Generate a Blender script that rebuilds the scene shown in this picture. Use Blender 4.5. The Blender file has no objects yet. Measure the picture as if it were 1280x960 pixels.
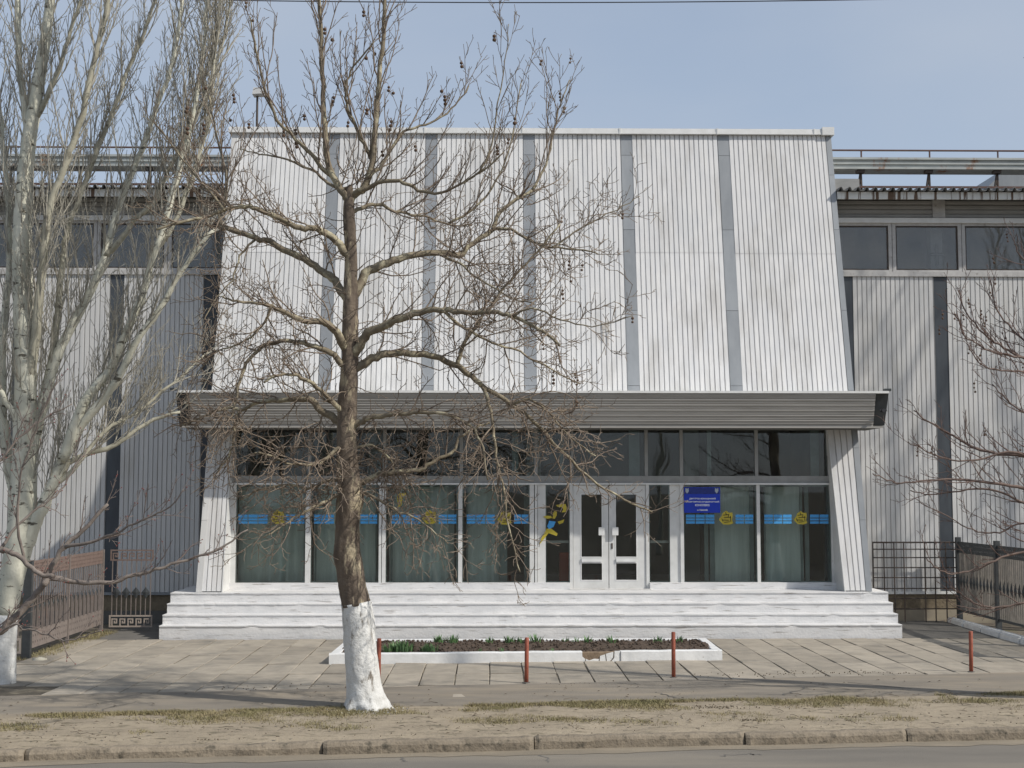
import bpy, math, random
from mathutils import Vector, Matrix, noise as mnoise
rnd = random.Random(7)
R = math.radians
scene = bpy.context.scene
COL = scene.collection

# ------------------------------------------------------------------ camera
CAMZ, FPX = 2.82, 1700.0
PITCH, YAW = math.atan(136 / 1700.0), math.atan(28 / 1700.0)
cam_d = bpy.data.cameras.new('camera')
cam_d.sensor_width = 36.0
cam_d.lens = 36.0 * FPX / 1280.0
cam_d.clip_end = 3000
cam = bpy.data.objects.new('camera', cam_d)
COL.objects.link(cam)
cam.location = (0, 0, CAMZ)
cam.rotation_euler = (math.pi / 2 + PITCH, 0, -YAW)
scene.camera = cam
CM = cam.rotation_euler.to_matrix()
CO = Vector((0, 0, CAMZ))

# ------------------------------------------------------------------ world, sun, exposure
SUN_AZ, SUN_EL = R(64), R(41)          # azimuth measured from the facade normal towards the right
sdir = Vector((math.sin(SUN_AZ) * math.cos(SUN_EL), -math.cos(SUN_AZ) * math.cos(SUN_EL), math.sin(SUN_EL)))
world = bpy.data.worlds.new('World'); scene.world = world; world.use_nodes = True
wn, wl = world.node_tree.nodes, world.node_tree.links
wn.clear()
sky = wn.new('ShaderNodeTexSky'); sky.sky_type = 'NISHITA'; sky.sun_disc = False
sky.sun_elevation = SUN_EL
sky.sun_rotation = math.atan2(sdir.x, sdir.y)
sky.altitude = 50; sky.air_density = 1.0; sky.dust_density = 1.6; sky.ozone_density = 1.6
tc = wn.new('ShaderNodeTexCoord')
mp = wn.new('ShaderNodeMapping'); mp.inputs['Scale'].default_value = (1.0, 1.0, 2.5)
nz = wn.new('ShaderNodeTexNoise'); nz.inputs['Scale'].default_value = 3.0; nz.inputs['Detail'].default_value = 5; nz.inputs['Roughness'].default_value = .45
rmp = wn.new('ShaderNodeValToRGB'); rmp.color_ramp.elements[0].position = .30; rmp.color_ramp.elements[1].position = .75
rmp.color_ramp.elements[0].color = (.55, .55, .55, 1); rmp.color_ramp.elements[1].color = (.95, .95, .95, 1)
mixc = wn.new('ShaderNodeMix'); mixc.data_type = 'RGBA'
mixc.inputs['B'].default_value = (3.3, 3.75, 4.45, 1)
bg = wn.new('ShaderNodeBackground'); bg.inputs['Strength'].default_value = 0.125
wo = wn.new('ShaderNodeOutputWorld')
wl.new(tc.outputs['Generated'], mp.inputs['Vector']); wl.new(mp.outputs['Vector'], nz.inputs['Vector'])
wl.new(nz.outputs['Fac'], rmp.inputs['Fac']); wl.new(rmp.outputs['Color'], mixc.inputs['Factor'])
wl.new(sky.outputs['Color'], mixc.inputs['A']); wl.new(mixc.outputs['Result'], bg.inputs['Color'])
wl.new(bg.outputs['Background'], wo.inputs['Surface'])
sun_d = bpy.data.lights.new('sun', 'SUN'); sun_d.energy = 3.5; sun_d.angle = R(1.0); sun_d.color = (1.0, .95, .87)
sun = bpy.data.objects.new('sun', sun_d); COL.objects.link(sun)
sun.rotation_euler = sdir.to_track_quat('Z', 'Y').to_euler(); sun.location = sdir * 60
vs = scene.view_settings
vs.view_transform = 'Standard'; vs.look = 'None'; vs.gamma = 1; vs.use_curve_mapping = False; vs.exposure = 0.2

# ------------------------------------------------------------------ pixel helpers (photo pixels -> points on real planes)
def ray(x, y):
    return CM @ Vector(((x - 640) / FPX, -(y - 480) / FPX, -1))
def at(x, y, Y):
    d = ray(x, y); return CO + d * (Y / d.y)
def gnd(x, y, z=0.0):
    d = ray(x, y); return CO + d * ((z - CAMZ) / d.z)

# ------------------------------------------------------------------ materials
MATS = {}
def nd(nt, t, **kw):
    n = nt.nodes.new(t)
    for k, v in kw.items(): setattr(n, k, v)
    return n
def pm(name, c1, c2=None, scale=6.0, rough=.7, bump=0.0, stretch=(1, 1, 1), lo=.35, hi=.65, c3=None, s3=1.0, lo3=.55, hi3=.7,
       st3=(1, 1, 1), metal=0.0, rand=0.0, bscale=None, spec=.4, detail=6):
    """Principled material: two colours mixed by noise, an optional third (dirt, rust, moss), per-object brightness variation, bump."""
    m = bpy.data.materials.new(name); m.use_nodes = True
    nt = m.node_tree; P = nt.nodes['Principled BSDF']; L = nt.links
    P.inputs['Roughness'].default_value = rough; P.inputs['Metallic'].default_value = metal
    P.inputs['Specular IOR Level'].default_value = spec
    geo = nd(nt, 'ShaderNodeNewGeometry')
    def noise_fac(sc, st, l, h):
        mpn = nd(nt, 'ShaderNodeMapping'); mpn.inputs['Scale'].default_value = st
        L.new(geo.outputs['Position'], mpn.inputs['Vector'])
        n = nd(nt, 'ShaderNodeTexNoise'); n.inputs['Scale'].default_value = sc; n.inputs['Detail'].default_value = detail
        n.inputs['Roughness'].default_value = .6
        L.new(mpn.outputs['Vector'], n.inputs['Vector'])
        mr = nd(nt, 'ShaderNodeMapRange'); mr.inputs['From Min'].default_value = l; mr.inputs['From Max'].default_value = h
        L.new(n.outputs['Fac'], mr.inputs['Value'])
        return mr.outputs['Result'], n.outputs['Fac']
    c2 = c2 or tuple(v * .85 for v in c1)
    fac, raw = noise_fac(scale, stretch, lo, hi)
    mx = nd(nt, 'ShaderNodeMix', data_type='RGBA')
    mx.inputs['A'].default_value = (*c1, 1); mx.inputs['B'].default_value = (*c2, 1)
    L.new(fac, mx.inputs['Factor']); out = mx.outputs['Result']
    if c3:
        f3, _ = noise_fac(s3, st3, lo3, hi3)
        m3 = nd(nt, 'ShaderNodeMix', data_type='RGBA'); m3.inputs['B'].default_value = (*c3, 1)
        L.new(f3, m3.inputs['Factor']); L.new(out, m3.inputs['A']); out = m3.outputs['Result']
    if rand:
        oi = nd(nt, 'ShaderNodeObjectInfo')
        mr = nd(nt, 'ShaderNodeMapRange'); mr.inputs['To Min'].default_value = 1 - rand; mr.inputs['To Max'].default_value = 1 + rand
        L.new(oi.outputs['Random'], mr.inputs['Value'])
        hs = nd(nt, 'ShaderNodeHueSaturation'); L.new(mr.outputs['Result'], hs.inputs['Value']); L.new(out, hs.inputs['Color']); out = hs.outputs['Color']
    L.new(out, P.inputs['Base Color'])
    if bump:
        b = nd(nt, 'ShaderNodeBump'); b.inputs['Strength'].default_value = min(1, bump); b.inputs['Distance'].default_value = .02
        if bscale:
            _, raw = noise_fac(bscale, (1, 1, 1), 0, 1)
        L.new(raw, b.inputs['Height']); L.new(b.outputs['Normal'], P.inputs['Normal'])
    MATS[name] = m
    return m
def glass_mat(name, tint=(.80, .86, .84), ior=1.5, dust=.04):
    m = bpy.data.materials.new(name); m.use_nodes = True; nt = m.node_tree; nt.nodes.clear(); L = nt.links
    o = nd(nt, 'ShaderNodeOutputMaterial'); mx = nd(nt, 'ShaderNodeMixShader'); t = nd(nt, 'ShaderNodeBsdfTransparent'); g = nd(nt, 'ShaderNodeBsdfGlossy')
    f = nd(nt, 'ShaderNodeFresnel'); f.inputs['IOR'].default_value = ior
    t.inputs['Color'].default_value = (*tint, 1); g.inputs['Roughness'].default_value = .015
    geo = nd(nt, 'ShaderNodeNewGeometry')
    n = nd(nt, 'ShaderNodeTexNoise'); n.inputs['Scale'].default_value = .9; n.inputs['Detail'].default_value = 1
    L.new(geo.outputs['Position'], n.inputs['Vector'])
    b = nd(nt, 'ShaderNodeBump'); b.inputs['Strength'].default_value = .12; b.inputs['Distance'].default_value = .05
    L.new(n.outputs['Fac'], b.inputs['Height']); L.new(b.outputs['Normal'], g.inputs['Normal'])
    L.new(f.outputs['Fac'], mx.inputs['Fac']); L.new(t.outputs['BSDF'], mx.inputs[1]); L.new(g.outputs['BSDF'], mx.inputs[2]); 
    df = nd(nt, 'ShaderNodeBsdfDiffuse'); df.inputs['Color'].default_value = (.5, .49, .46, 1)
    mx2 = nd(nt, 'ShaderNodeMixShader'); n2 = nd(nt, 'ShaderNodeTexNoise'); n2.inputs['Scale'].default_value = 2.0; n2.inputs['Detail'].default_value = 5
    L.new(geo.outputs['Position'], n2.inputs['Vector'])
    mr = nd(nt, 'ShaderNodeMapRange'); mr.inputs['From Min'].default_value = .3; mr.inputs['From Max'].default_value = .7; mr.inputs['To Min'].default_value = dust * .5; mr.inputs['To Max'].default_value = dust * 1.6
    L.new(n2.outputs['Fac'], mr.inputs['Value']); L.new(mr.outputs['Result'], mx2.inputs['Fac']); L.new(mx.outputs['Shader'], mx2.inputs[1]); L.new(df.outputs['BSDF'], mx2.inputs[2])
    L.new(mx2.outputs['Shader'], o.inputs['Surface'])
    MATS[name] = m
    return m
M = MATS
pm('clad_white', (.71, .70, .685), (.62, .62, .62), 1.3, .55, .12, (6, 6, .5), c3=(.46, .445, .42), s3=.9, lo3=.50, hi3=.76, st3=(2.5, 2.5, .5), rand=.05, bscale=3, detail=10)
pm('clad_wing', (.61, .60, .58), (.51, .51, .505), 1.0, .55, .12, (6, 6, .4), c3=(.42, .405, .37), s3=1.0, lo3=.53, hi3=.82, st3=(3, 3, .5), rand=.05, bscale=3, detail=10)
pm('plate_grey', (.30, .315, .33), (.25, .265, .28), 2.0, .5, 0, (2, 2, .6), rand=.08, metal=.15)
pm('pilaster_dark', (.065, .075, .085), (.05, .056, .065), 3, .45, 0, (2, 2, .5), rand=.1)
pm('fascia_alu', (.34, .325, .30), (.30, .287, .265), 1.3, .6, 0, (.7, 2, 5), c3=(.23, .215, .19), s3=2.2, lo3=.55, hi3=.85, st3=(.5, 1, 6))
pm('band_grey', (.36, .355, .345), (.29, .29, .28), 2, .55, 0, (.6, 1, 4))
pm('trim_white', (.74, .74, .73), (.65, .65, .63), 5, .5, 0, c3=(.42, .39, .35), s3=9, lo3=.66, hi3=.8)
pm('stain', (.40, .37, .33), (.55, .54, .52), 14, .7, lo=.4, hi=.6)
pm('frame_white', (.66, .66, .645), (.57, .57, .555), 4, .5, 0, c3=(.42, .40, .36), s3=14, lo3=.64, hi3=.8)
pm('frame_shaded', (.33, .33, .32), (.27, .27, .26), 4, .5)  # white frame darkened: canopy shade painted into the transom and upper mullions
pm('frame_wing', (.50, .49, .475), (.40, .39, .38), 6, .55, 0, c3=(.22, .2, .18), s3=10, lo3=.6, hi3=.75)
pm('inner_frame', (.27, .33, .33), (.2, .25, .25), 3, .5)
pm('end_dark', (.055, .06, .062), (.04, .044, .046), 4, .5)
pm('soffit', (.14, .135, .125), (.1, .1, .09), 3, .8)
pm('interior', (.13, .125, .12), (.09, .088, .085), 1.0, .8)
pm('interior_pale', (.5, .5, .5), (.42, .42, .43), 1, .8)
pm('interior_floor', (.2, .18, .16), None, 2.0, .5)
pm('curtain', (.80, .85, .82), (.68, .74, .71), 3, .85, 0, (8, 8, .4))
pm('column_grey', (.3, .33, .31), None, 3, .8)
pm('step_paint', (.72, .71, .70), (.60, .60, .60), 3.5, .6, .4, (.7, 1, 2), c3=(.33, .31, .29), s3=5, lo3=.575, hi3=.68, st3=(.45, 2, 6), bscale=26, detail=14)
pm('step_nose', (.66, .65, .63), (.42, .39, .36), 9, .7, .3, (.5, 2, 2), lo=.5, hi=.62)
pm('planter_paint', (.74, .74, .73), (.64, .64, .63), 4, .6, .3, c3=(.38, .35, .31), s3=10, lo3=.68, hi3=.76, bscale=25)
pm('mortar', (.23, .17, .115), (.15, .11, .075), 14, .9, .9)
pm('slab', (.355, .312, .252), (.275, .245, .2), 3.0, .9, .3, c3=(.19, .175, .15), s3=1.6, lo3=.52, hi3=.75, rand=.15, bscale=40, detail=12)
pm('joint_soil', (.10, .086, .064), (.06, .05, .038), 9, .95, .3, c3=(.2, .17, .12), s3=2.5, lo3=.5, hi3=.62)
pm('ground_soil', (.15, .125, .095), (.1, .085, .065), 6, .95, .4, c3=(.12, .12, .05), s3=1.3, lo3=.55, hi3=.7, bscale=30)
pm('verge_soil', (.335, .28, .205), (.26, .217, .16), 2.6, .95, .8, (.5, 1, 1), c3=(.14, .12, .08), s3=6, lo3=.53, hi3=.68, st3=(.7, 1.6, 1), bscale=18, detail=14)
pm('sidewalk_asphalt', (.235, .208, .172), (.185, .166, .14), 2.2, .9, .35, (.4, 1, 1), c3=(.30, .255, .195), s3=1.3, lo3=.46, hi3=.70, st3=(.35, 1.5, 1), bscale=60, detail=14, spec=.15)
pm('road_asphalt', (.20, .182, .157), (.16, .147, .128), 1.5, .9, .3, (.3, 1, 1), c3=(.25, .222, .178), s3=.8, lo3=.46, hi3=.72, st3=(.2, 1.4, 1), bscale=70, detail=10, spec=.15)
pm('kerb_dust', (.255, .215, .16), (.2, .17, .128), 5, .95, .4, (.4, 1, 1), bscale=30)
pm('kerb_stone', (.27, .225, .168), (.19, .158, .118), 5, .95, 1.0, (.7, 1, 1), c3=(.10, .087, .066), s3=8, lo3=.55, hi3=.68, rand=.06, bscale=22, detail=10)
pm('concrete_dark', (.15, .14, .125), (.11, .105, .095), 3, .9, .3, bscale=30)
pm('plinth_stone', (.23, .185, .125), (.16, .13, .09), 6, .95, .8, bscale=18)
pm('plinth_tan', (.36, .31, .23), (.3, .26, .2), 4, .9, .3)
pm('bed_soil', (.095, .068, .05), (.055, .041, .031), 16, .95, .8, bscale=30)
pm('sprout', (.11, .20, .07), (.08, .15, .065), 20, .6, rand=.25)
pm('grass', (.20, .18, .085), (.29, .24, .135), 2.2, .8)
pm('debris', (.17, .135, .095), (.1, .08, .055), 9, .9)
pm('orange_paint', (.33, .095, .055), (.25, .07, .042), 14, .6, .3, c3=(.14, .06, .04), s3=18, lo3=.58, hi3=.68)
pm('bark_plane', (.19, .15, .112), (.085, .065, .05), 4, .9, 1.0, (1.3, 1.3, .3), c3=(.38, .32, .22), s3=6, lo3=.52, hi3=.60, st3=(1, 1, .35), bscale=12, detail=12)
pm('bark_limb', (.245, .21, .145), (.155, .125, .088), 7, .85, .6, (1, 1, 1), c3=(.40, .36, .25), s3=5, lo3=.54, hi3=.62, bscale=20)
pm('twig', (.25, .2, .15), (.17, .13, .1), 5, .85)
pm('twig_red', (.17, .115, .095), (.10, .065, .056), 6, .8)
pm('bark_grey', (.225, .19, .165), (.15, .125, .108), 9, .85, .5, bscale=30)
pm('bark_russet', (.175, .125, .103), (.11, .078, .066), 9, .85, .5, bscale=30)
pm('twig_grey', (.225, .18, .155), (.145, .112, .098), 6, .8)
pm('bark_poplar', (.66, .645, .54), (.49, .485, .395), 3.4, .85, .6, (1.4, 1.4, .35), c3=(.11, .10, .078), s3=5.5, lo3=.585, hi3=.65, st3=(.9, .9, 2.4), bscale=14, detail=10)
pm('poplar_branch', (.48, .46, .37), (.30, .285, .22), 4.0, .85, .4, (1, 1, .5), c3=(.13, .115, .09), s3=6, lo3=.56, hi3=.68, bscale=18)
pm('poplar_twig', (.44, .415, .35), (.28, .26, .215), 3, .85)
pm('whitewash', (.70, .70, .68), (.53, .525, .50), 7, .85, 1.0, (1, 1, .3), c3=(.2, .175, .145), s3=10, lo3=.60, hi3=.69, st3=(1, 1, .4), bscale=18, detail=12)
pm('seed', (.085, .05, .035), (.13, .085, .055), 40, .9)
pm('bud', (.22, .06, .05), None, 20, .7)
pm('steel_dark', (.05, .045, .042), (.08, .055, .042), 8, .6)
pm('gang_paint', (.44, .46, .44), (.34, .36, .35), 2, .6, 0, (1, 1, 3), c3=(.27, .105, .03), s3=2.4, lo3=.58, hi3=.68, st3=(1.2, 1, .6))
pm('rust_rail', (.13, .075, .06), (.09, .05, .042), 6, .7)
pm('eave_fascia', (.70, .70, .67), (.58, .58, .55), 3, .7, 0, c3=(.12, .075, .048), s3=3.2, lo3=.53, hi3=.57, st3=(3, .1, .1))
pm('eave_sheet', (.2, .2, .195), (.14, .14, .14), 4, .85)
pm('fence_brown', (.21, .178, .16), (.165, .138, .124), 9, .75, c3=(.23, .16, .13), s3=3, lo3=.62, hi3=.78)
pm('fence_rust', (.19, .138, .118), (.15, .108, .092), 9, .75)
pm('fence_pale', (.40, .34, .29), (.33, .28, .24), 8, .75)
pm('fence_dark', (.055, .06, .062), (.04, .043, .045), 8, .6)
pm('picket', (.235, .21, .18), (.16, .145, .125), 7, .8, rand=.2)
pm('blue_sticker', (.07, .34, .70), (.06, .29, .62), 4, .5)
pm('blue_dark', (.012, .03, .06), None, 4, .5)
pm('yellow_sticker', (.52, .42, .05), (.43, .34, .04), 6, .5)
pm('ink', (.05, .045, .015), None, 6, .6)
pm('sign_blue', (.01, .045, .48), (.01, .04, .42), 3, .35)
pm('sign_band', (.012, .025, .16), (.02, .04, .24), 30, .35)
pm('sign_white', (.88, .9, .92), None, 4, .4)
pm('sign_grey', (.45, .5, .55), (.3, .35, .42), 30, .4)
pm('red_thing', (.5, .06, .03), None, 5, .5)
pm('cable', (.03, .03, .035), None, 5, .6)
pm('lamp_white', (.5, .5, .49), None, 5, .4)
pm('stone_pale', (.5, .47, .38), (.4, .37, .3), 9, .9, .4)
glass_mat('glass', (.90, .94, .92), 1.6, .012)
glass_mat('glass_wing', (.85, .86, .86), 1.85, .15)

# ------------------------------------------------------------------ mesh collector
class MB:
    def __init__(s): s.v = []; s.f = []
    def add(s, vs_, fs_):
        o = len(s.v); s.v += [tuple(p) for p in vs_]; s.f += [tuple(i + o for i in f) for f in fs_]
        return s
    def box(s, x0, x1, y0, y1, z0, z1):
        return s.add([(x0, y0, z0), (x1, y0, z0), (x1, y1, z0), (x0, y1, z0), (x0, y0, z1), (x1, y0, z1), (x1, y1, z1), (x0, y1, z1)],
                     [(0, 3, 2, 1), (4, 5, 6, 7), (0, 1, 5, 4), (1, 2, 6, 5), (2, 3, 7, 6), (3, 0, 4, 7)])
    def quad(s, a, b, c, d): return s.add([a, b, c, d], [(0, 1, 2, 3)])
    def hexa(s, a, b):           # two matching quads, bottom/front a and top/back b
        return s.add(list(a) + list(b), [(3, 2, 1, 0), (4, 5, 6, 7), (0, 1, 5, 4), (1, 2, 6, 5), (2, 3, 7, 6), (3, 0, 4, 7)])
    def prism(s, poly, dv):      # polygon extruded by vector dv
        n = len(poly); dv = Vector(dv)
        return s.add([Vector(p) for p in poly] + [Vector(p) + dv for p in poly],
                     [tuple(range(n))[::-1], tuple(range(n, 2 * n))] + [(i, (i + 1) % n, n + (i + 1) % n, n + i) for i in range(n)])
    def tube(s, pts, rad, n=6, lump=0.0, cap=True, seed=0.0):
        pts = [Vector(p) for p in pts]; k = len(pts); o = len(s.v)
        ref = Vector((0, 1, 0)); prev = None
        for i in range(k):
            t = (pts[min(i + 1, k - 1)] - pts[max(i - 1, 0)])
            if t.length < 1e-9: t = Vector((0, 0, 1))
            t.normalize()
            if prev is None:
                a = t.cross(ref)
                if a.length < .05: a = t.cross(Vector((1, 0, 0)))
            else:
                a = prev - t * prev.dot(t)
                if a.length < 1e-6: a = t.cross(Vector((1, .3, 0)))
            a.normalize(); prev = a; b = t.cross(a)
            for j in range(n):
                th = 2 * math.pi * j / n
                r = rad[i]
                if lump:
                    q = pts[i] * 2.2 + (a * math.cos(th) + b * math.sin(th)) * 1.1
                    r *= 1 + lump * (mnoise.noise(q + Vector((seed, 0, 0))) + .6 * mnoise.noise(q * 3.1))
                s.v.append(tuple(pts[i] + (a * math.cos(th) + b * math.sin(th)) * r))
        for i in range(k - 1):
            for j in range(n):
                s.f.append((o + i * n + j, o + i * n + (j + 1) % n, o + (i + 1) * n + (j + 1) % n, o + (i + 1) * n + j))
        if cap:
            s.f.append(tuple(o + j for j in range(n))[::-1]); s.f.append(tuple(o + (k - 1) * n + j for j in range(n)))
        return s
    def ball(s, c, r):
        t = (1 + 5 ** .5) / 2; q = r / math.sqrt(1 + t * t)
        vv = [(-1, t, 0), (1, t, 0), (-1, -t, 0), (1, -t, 0), (0, -1, t), (0, 1, t), (0, -1, -t), (0, 1, -t), (t, 0, -1), (t, 0, 1), (-t, 0, -1), (-t, 0, 1)]
        ff = [(0, 11, 5), (0, 5, 1), (0, 1, 7), (0, 7, 10), (0, 10, 11), (1, 5, 9), (5, 11, 4), (11, 10, 2), (10, 7, 6), (7, 1, 8), (3, 9, 4), (3, 4, 2), (3, 2, 6), (3, 6, 8), (3, 8, 9), (4, 9, 5), (2, 4, 11), (6, 2, 10), (8, 6, 7), (9, 8, 1)]
        return s.add([(c[0] + x * q, c[1] + y * q, c[2] + z * q) for x, y, z in vv], ff)
    def mesh(s, name, mat, smooth=False):
        me = bpy.data.meshes.new(name); me.from_pydata(s.v, [], s.f); me.update()
        if mat: me.materials.append(M[mat])
        if smooth: me.polygons.foreach_set('use_smooth', [True] * len(me.polygons))
        return me
    def build(s, name, mat, parent=None, smooth=False, loc=None):
        return put(name, s.mesh(name, mat, smooth), parent, loc)
def put(name, me, parent=None, loc=None, rot=None):
    o = bpy.data.objects.new(name, me); COL.objects.link(o)
    if loc is not None: o.location = loc
    if rot is not None: o.rotation_euler = rot
    if parent is not None: adopt(o, parent)
    return o
def adopt(o, parent):
    """parent without moving: the child keeps the world place it was built at."""
    o.parent = parent
    if parent.type == 'EMPTY': o.matrix_parent_inverse = Matrix.Translation(-Vector(parent.location))
def tag(o, label=None, cat=None, group=None, kind=None):
    if label: o['label'] = label
    if cat: o['category'] = cat
    if group: o['group'] = group
    if kind: o['kind'] = kind
    return o
def thing(name, loc, label, cat, group=None):
    o = bpy.data.objects.new(name, None); COL.objects.link(o); o.location = loc; o.empty_display_size = .3
    return tag(o, label, cat, group)
def bevelled(me, w=.01, seg=1):
    import bmesh
    bm = bmesh.new(); bm.from_mesh(me)
    bmesh.ops.bevel(bm, geom=bm.edges[:], offset=w, segments=seg, affect='EDGES', clamp_overlap=True)
    bm.to_mesh(me); bm.free(); return me

# ================================================================== THE SETTING
# lines of the street, which runs a few degrees off the facade
kerbA, kerbB = gnd(0, 938), gnd(1280, 911)
walkNA, walkNB = gnd(0, 896), gnd(1280, 867)
walkFA, walkFB = gnd(0, 873), gnd(1280, 843)
def lineY(a, b, x): return a.y + (b.y - a.y) * (x - a.x) / (b.x - a.x)
XL, XR = -60.0, 60.0
g = MB()
g.quad((-900, -900, -.145), (900, -900, -.145), (900, 1500, -.145), (-900, 1500, -.145))
tag(g.build('ground', 'ground_soil'), kind='structure')
g = MB()
kl, kr = lineY(kerbA, kerbB, XL), lineY(kerbA, kerbB, XR)
g.quad((XL, kl - 11, -.13), (XR, kr - 11, -.13), (XR, kr + .05, -.13), (XL, kl + .05, -.13))
tag(g.build('road', 'road_asphalt'), kind='structure')
# dusty strip in the gutter, ragged towards the road
g = MB(); n = 160; up, dn = [], []
for i in range(n + 1):
    x = -14 + 28 * i / n; y = lineY(kerbA, kerbB, x)
    w = .26 + .16 * mnoise.noise((x * .6, 3, 0)) + .08 * mnoise.noise((x * 3, 5, 0))
    up.append((x, y + .03, -.122)); dn.append((x, y - max(.05, w), -.126))
for i in range(n): g.quad(dn[i], dn[i + 1], up[i + 1], up[i])
tag(g.build('gutter_dust', 'kerb_dust'), kind='structure')
# earth body behind the kerb: verge and yard, a gently uneven sheet
g = MB(); nx, ny = 200, 14; x0, x1 = -16, 16
for j in range(ny + 1):
    for i in range(nx + 1):
        x = x0 + (x1 - x0) * i / nx
        ya, yb = lineY(kerbA, kerbB, x) + .13, lineY(walkNA, walkNB, x) + .25
        y = ya + (yb - ya) * j / ny
        z = .0 + .018 * mnoise.noise((x * 1.3, y * 1.6, 0)) + .012 * mnoise.noise((x * 4, y * 4, 2)) + .025 * math.sin(math.pi * j / ny)
        if j == 0: z = -.012
        if j == ny: z = -.02
        g.v.append((x, y, z))
for j in range(ny):
    for i in range(nx):
        a = j * (nx + 1) + i; g.f.append((a, a + 1, a + nx + 2, a + nx + 1))
tag(g.build('verge', 'verge_soil', smooth=True), kind='structure')
g = MB()
for xa, xb in ((XL, -16), (16, XR)):
    g.quad((xa, lineY(kerbA, kerbB, xa) + .13, 0), (xb, lineY(kerbA, kerbB, xb) + .13, 0), (xb, lineY(walkNA, walkNB, xb), 0), (xa, lineY(walkNA, walkNB, xa), 0))
tag(g.build('verge', 'verge_soil'), kind='structure')
g = MB()
g.quad((XL, lineY(walkNA, walkNB, XL), -.004), (XR, lineY(walkNA, walkNB, XR), -.004), (XR, 60, -.004), (XL, 60, -.004))
tag(g.build('yard', 'ground_soil'), kind='structure')
# pavement of asphalt, both edges ragged
g = MB(); n = 260; near, far = [], []
for i in range(n + 1):
    x = -20 + 40 * i / n
    near.append((x, lineY(walkNA, walkNB, x) + .05 * mnoise.noise((x * 1.1, 0, 0)) + .035 * mnoise.noise((x * 5, 4, 0)), .030 if i % 1 == 0 else .03))
    far.append((x, lineY(walkFA, walkFB, x) + .06 * mnoise.noise((x * .9, 8, 0)) + .03 * mnoise.noise((x * 6, 9, 0)), .034))
for i in range(n):
    g.quad(near[i], near[i + 1], far[i + 1], far[i])
    a, b = near[i], near[i + 1]; g.quad((a[0], a[1] - .03, -.03), (b[0], b[1] - .03, -.03), b, a)
    a, b = far[i], far[i + 1]; g.quad(a, b, (b[0], b[1] + .03, .0), (a[0], a[1] + .03, .0))
tag(g.build('pavement', 'sidewalk_asphalt'), kind='structure')
# cracks in the pavement: thin dark grooves laid as narrow strips
def crack(pts, w, z, name='crack'):
    c = MB()
    for a, b in zip(pts, pts[1:]):
        a, b = Vector(a), Vector(b); d = (b - a); nrm = Vector((-d.y, d.x, 0)).normalized() * w * (.5 + rnd.random())
        c.quad((a.x - nrm.x, a.y - nrm.y, z), (b.x - nrm.x, b.y - nrm.y, z), (b.x + nrm.x, b.y + nrm.y, z), (a.x + nrm.x, a.y + nrm.y, z))
    return c
def jag(a, b, k=9, amp=.05):
    a, b = Vector(a), Vector(b); d = b - a; nr = Vector((-d.y, d.x, 0)).normalized(); out = []
    for i in range(k + 1):
        out.append(a + d * i / k + nr * rnd.uniform(-amp, amp) * (0 < i < k))
    return out
cr = MB()
for a, b in (((820, 868), (850, 876)), ((980, 872), (1010, 861)), ((1010, 861), (1090, 866)), ((1060, 856), (1140, 864)), ((772, 857), (800, 858)), ((905, 858), (1010, 862)), ((120, 893), (170, 880))):
    c = crack(jag(gnd(*a), gnd(*b)), .012, .0365); cr.add(c.v, c.f)
for a, b in (((900, 945), (935, 942)), ((935, 942), (950, 944)), ((495, 946), (510, 952)), ((675, 941), (685, 953))):
    c = crack(jag(gnd(*a, -.13), gnd(*b, -.13)), .012, -.1285); cr.add(c.v, c.f)
tag(cr.build('pavement_cracks', 'concrete_dark'), kind='structure')

# kerb of separate stones
kerb = thing('kerb', (0, lineY(kerbA, kerbB, 0), -.13), None, None); tag(kerb, kind='structure')
joints = [-60, -30, -16, gnd(-160, 944).x, gnd(28, 938).x, gnd(404, 928).x, gnd(668, 924).x, gnd(934, 920).x, gnd(1136, 915).x, gnd(1330, 910).x, 9, 16, 30, 60]
joints = sorted(joints)
for i, (xa, xb) in enumerate(zip(joints, joints[1:])):
    m = MB(); k = max(2, min(90, int((xb - xa) / .05))); dz = rnd.uniform(-.012, .015); dy = rnd.uniform(-.02, .03)
    prof = [(0, -.17), (.0, -.045), (.02, -.012), (.05, .004), (.15, .004), (.15, -.17)]
    for a in range(k + 1):
        x = xa + .006 + (xb - xa - .012) * a / k; yb = lineY(kerbA, kerbB, x)
        e = (.02 if a in (0, k) else 0)
        for (py, pz) in prof:
            w = .02 * mnoise.noise((x * 3.1, pz * 9 + i, 1)) + .012 * mnoise.noise((x * 11, pz * 20, i))
            m.v.append((x, yb + dy + py + (w if pz > -.16 else 0) + e * (py < .1), pz + dz + (w * .5 if pz > -.1 else 0) - e * .5 * (pz > -.1)))
    q = len(prof)
    for a in range(k):
        for b in range(q - 1):
            m.f.append((a * q + b, (a + 1) * q + b, (a + 1) * q + b + 1, a * q + b + 1))
    m.f.append(tuple(range(q))); m.f.append(tuple(k * q + b for b in range(q))[::-1])
    m.build('kerb_stone', 'kerb_stone', kerb)

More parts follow.
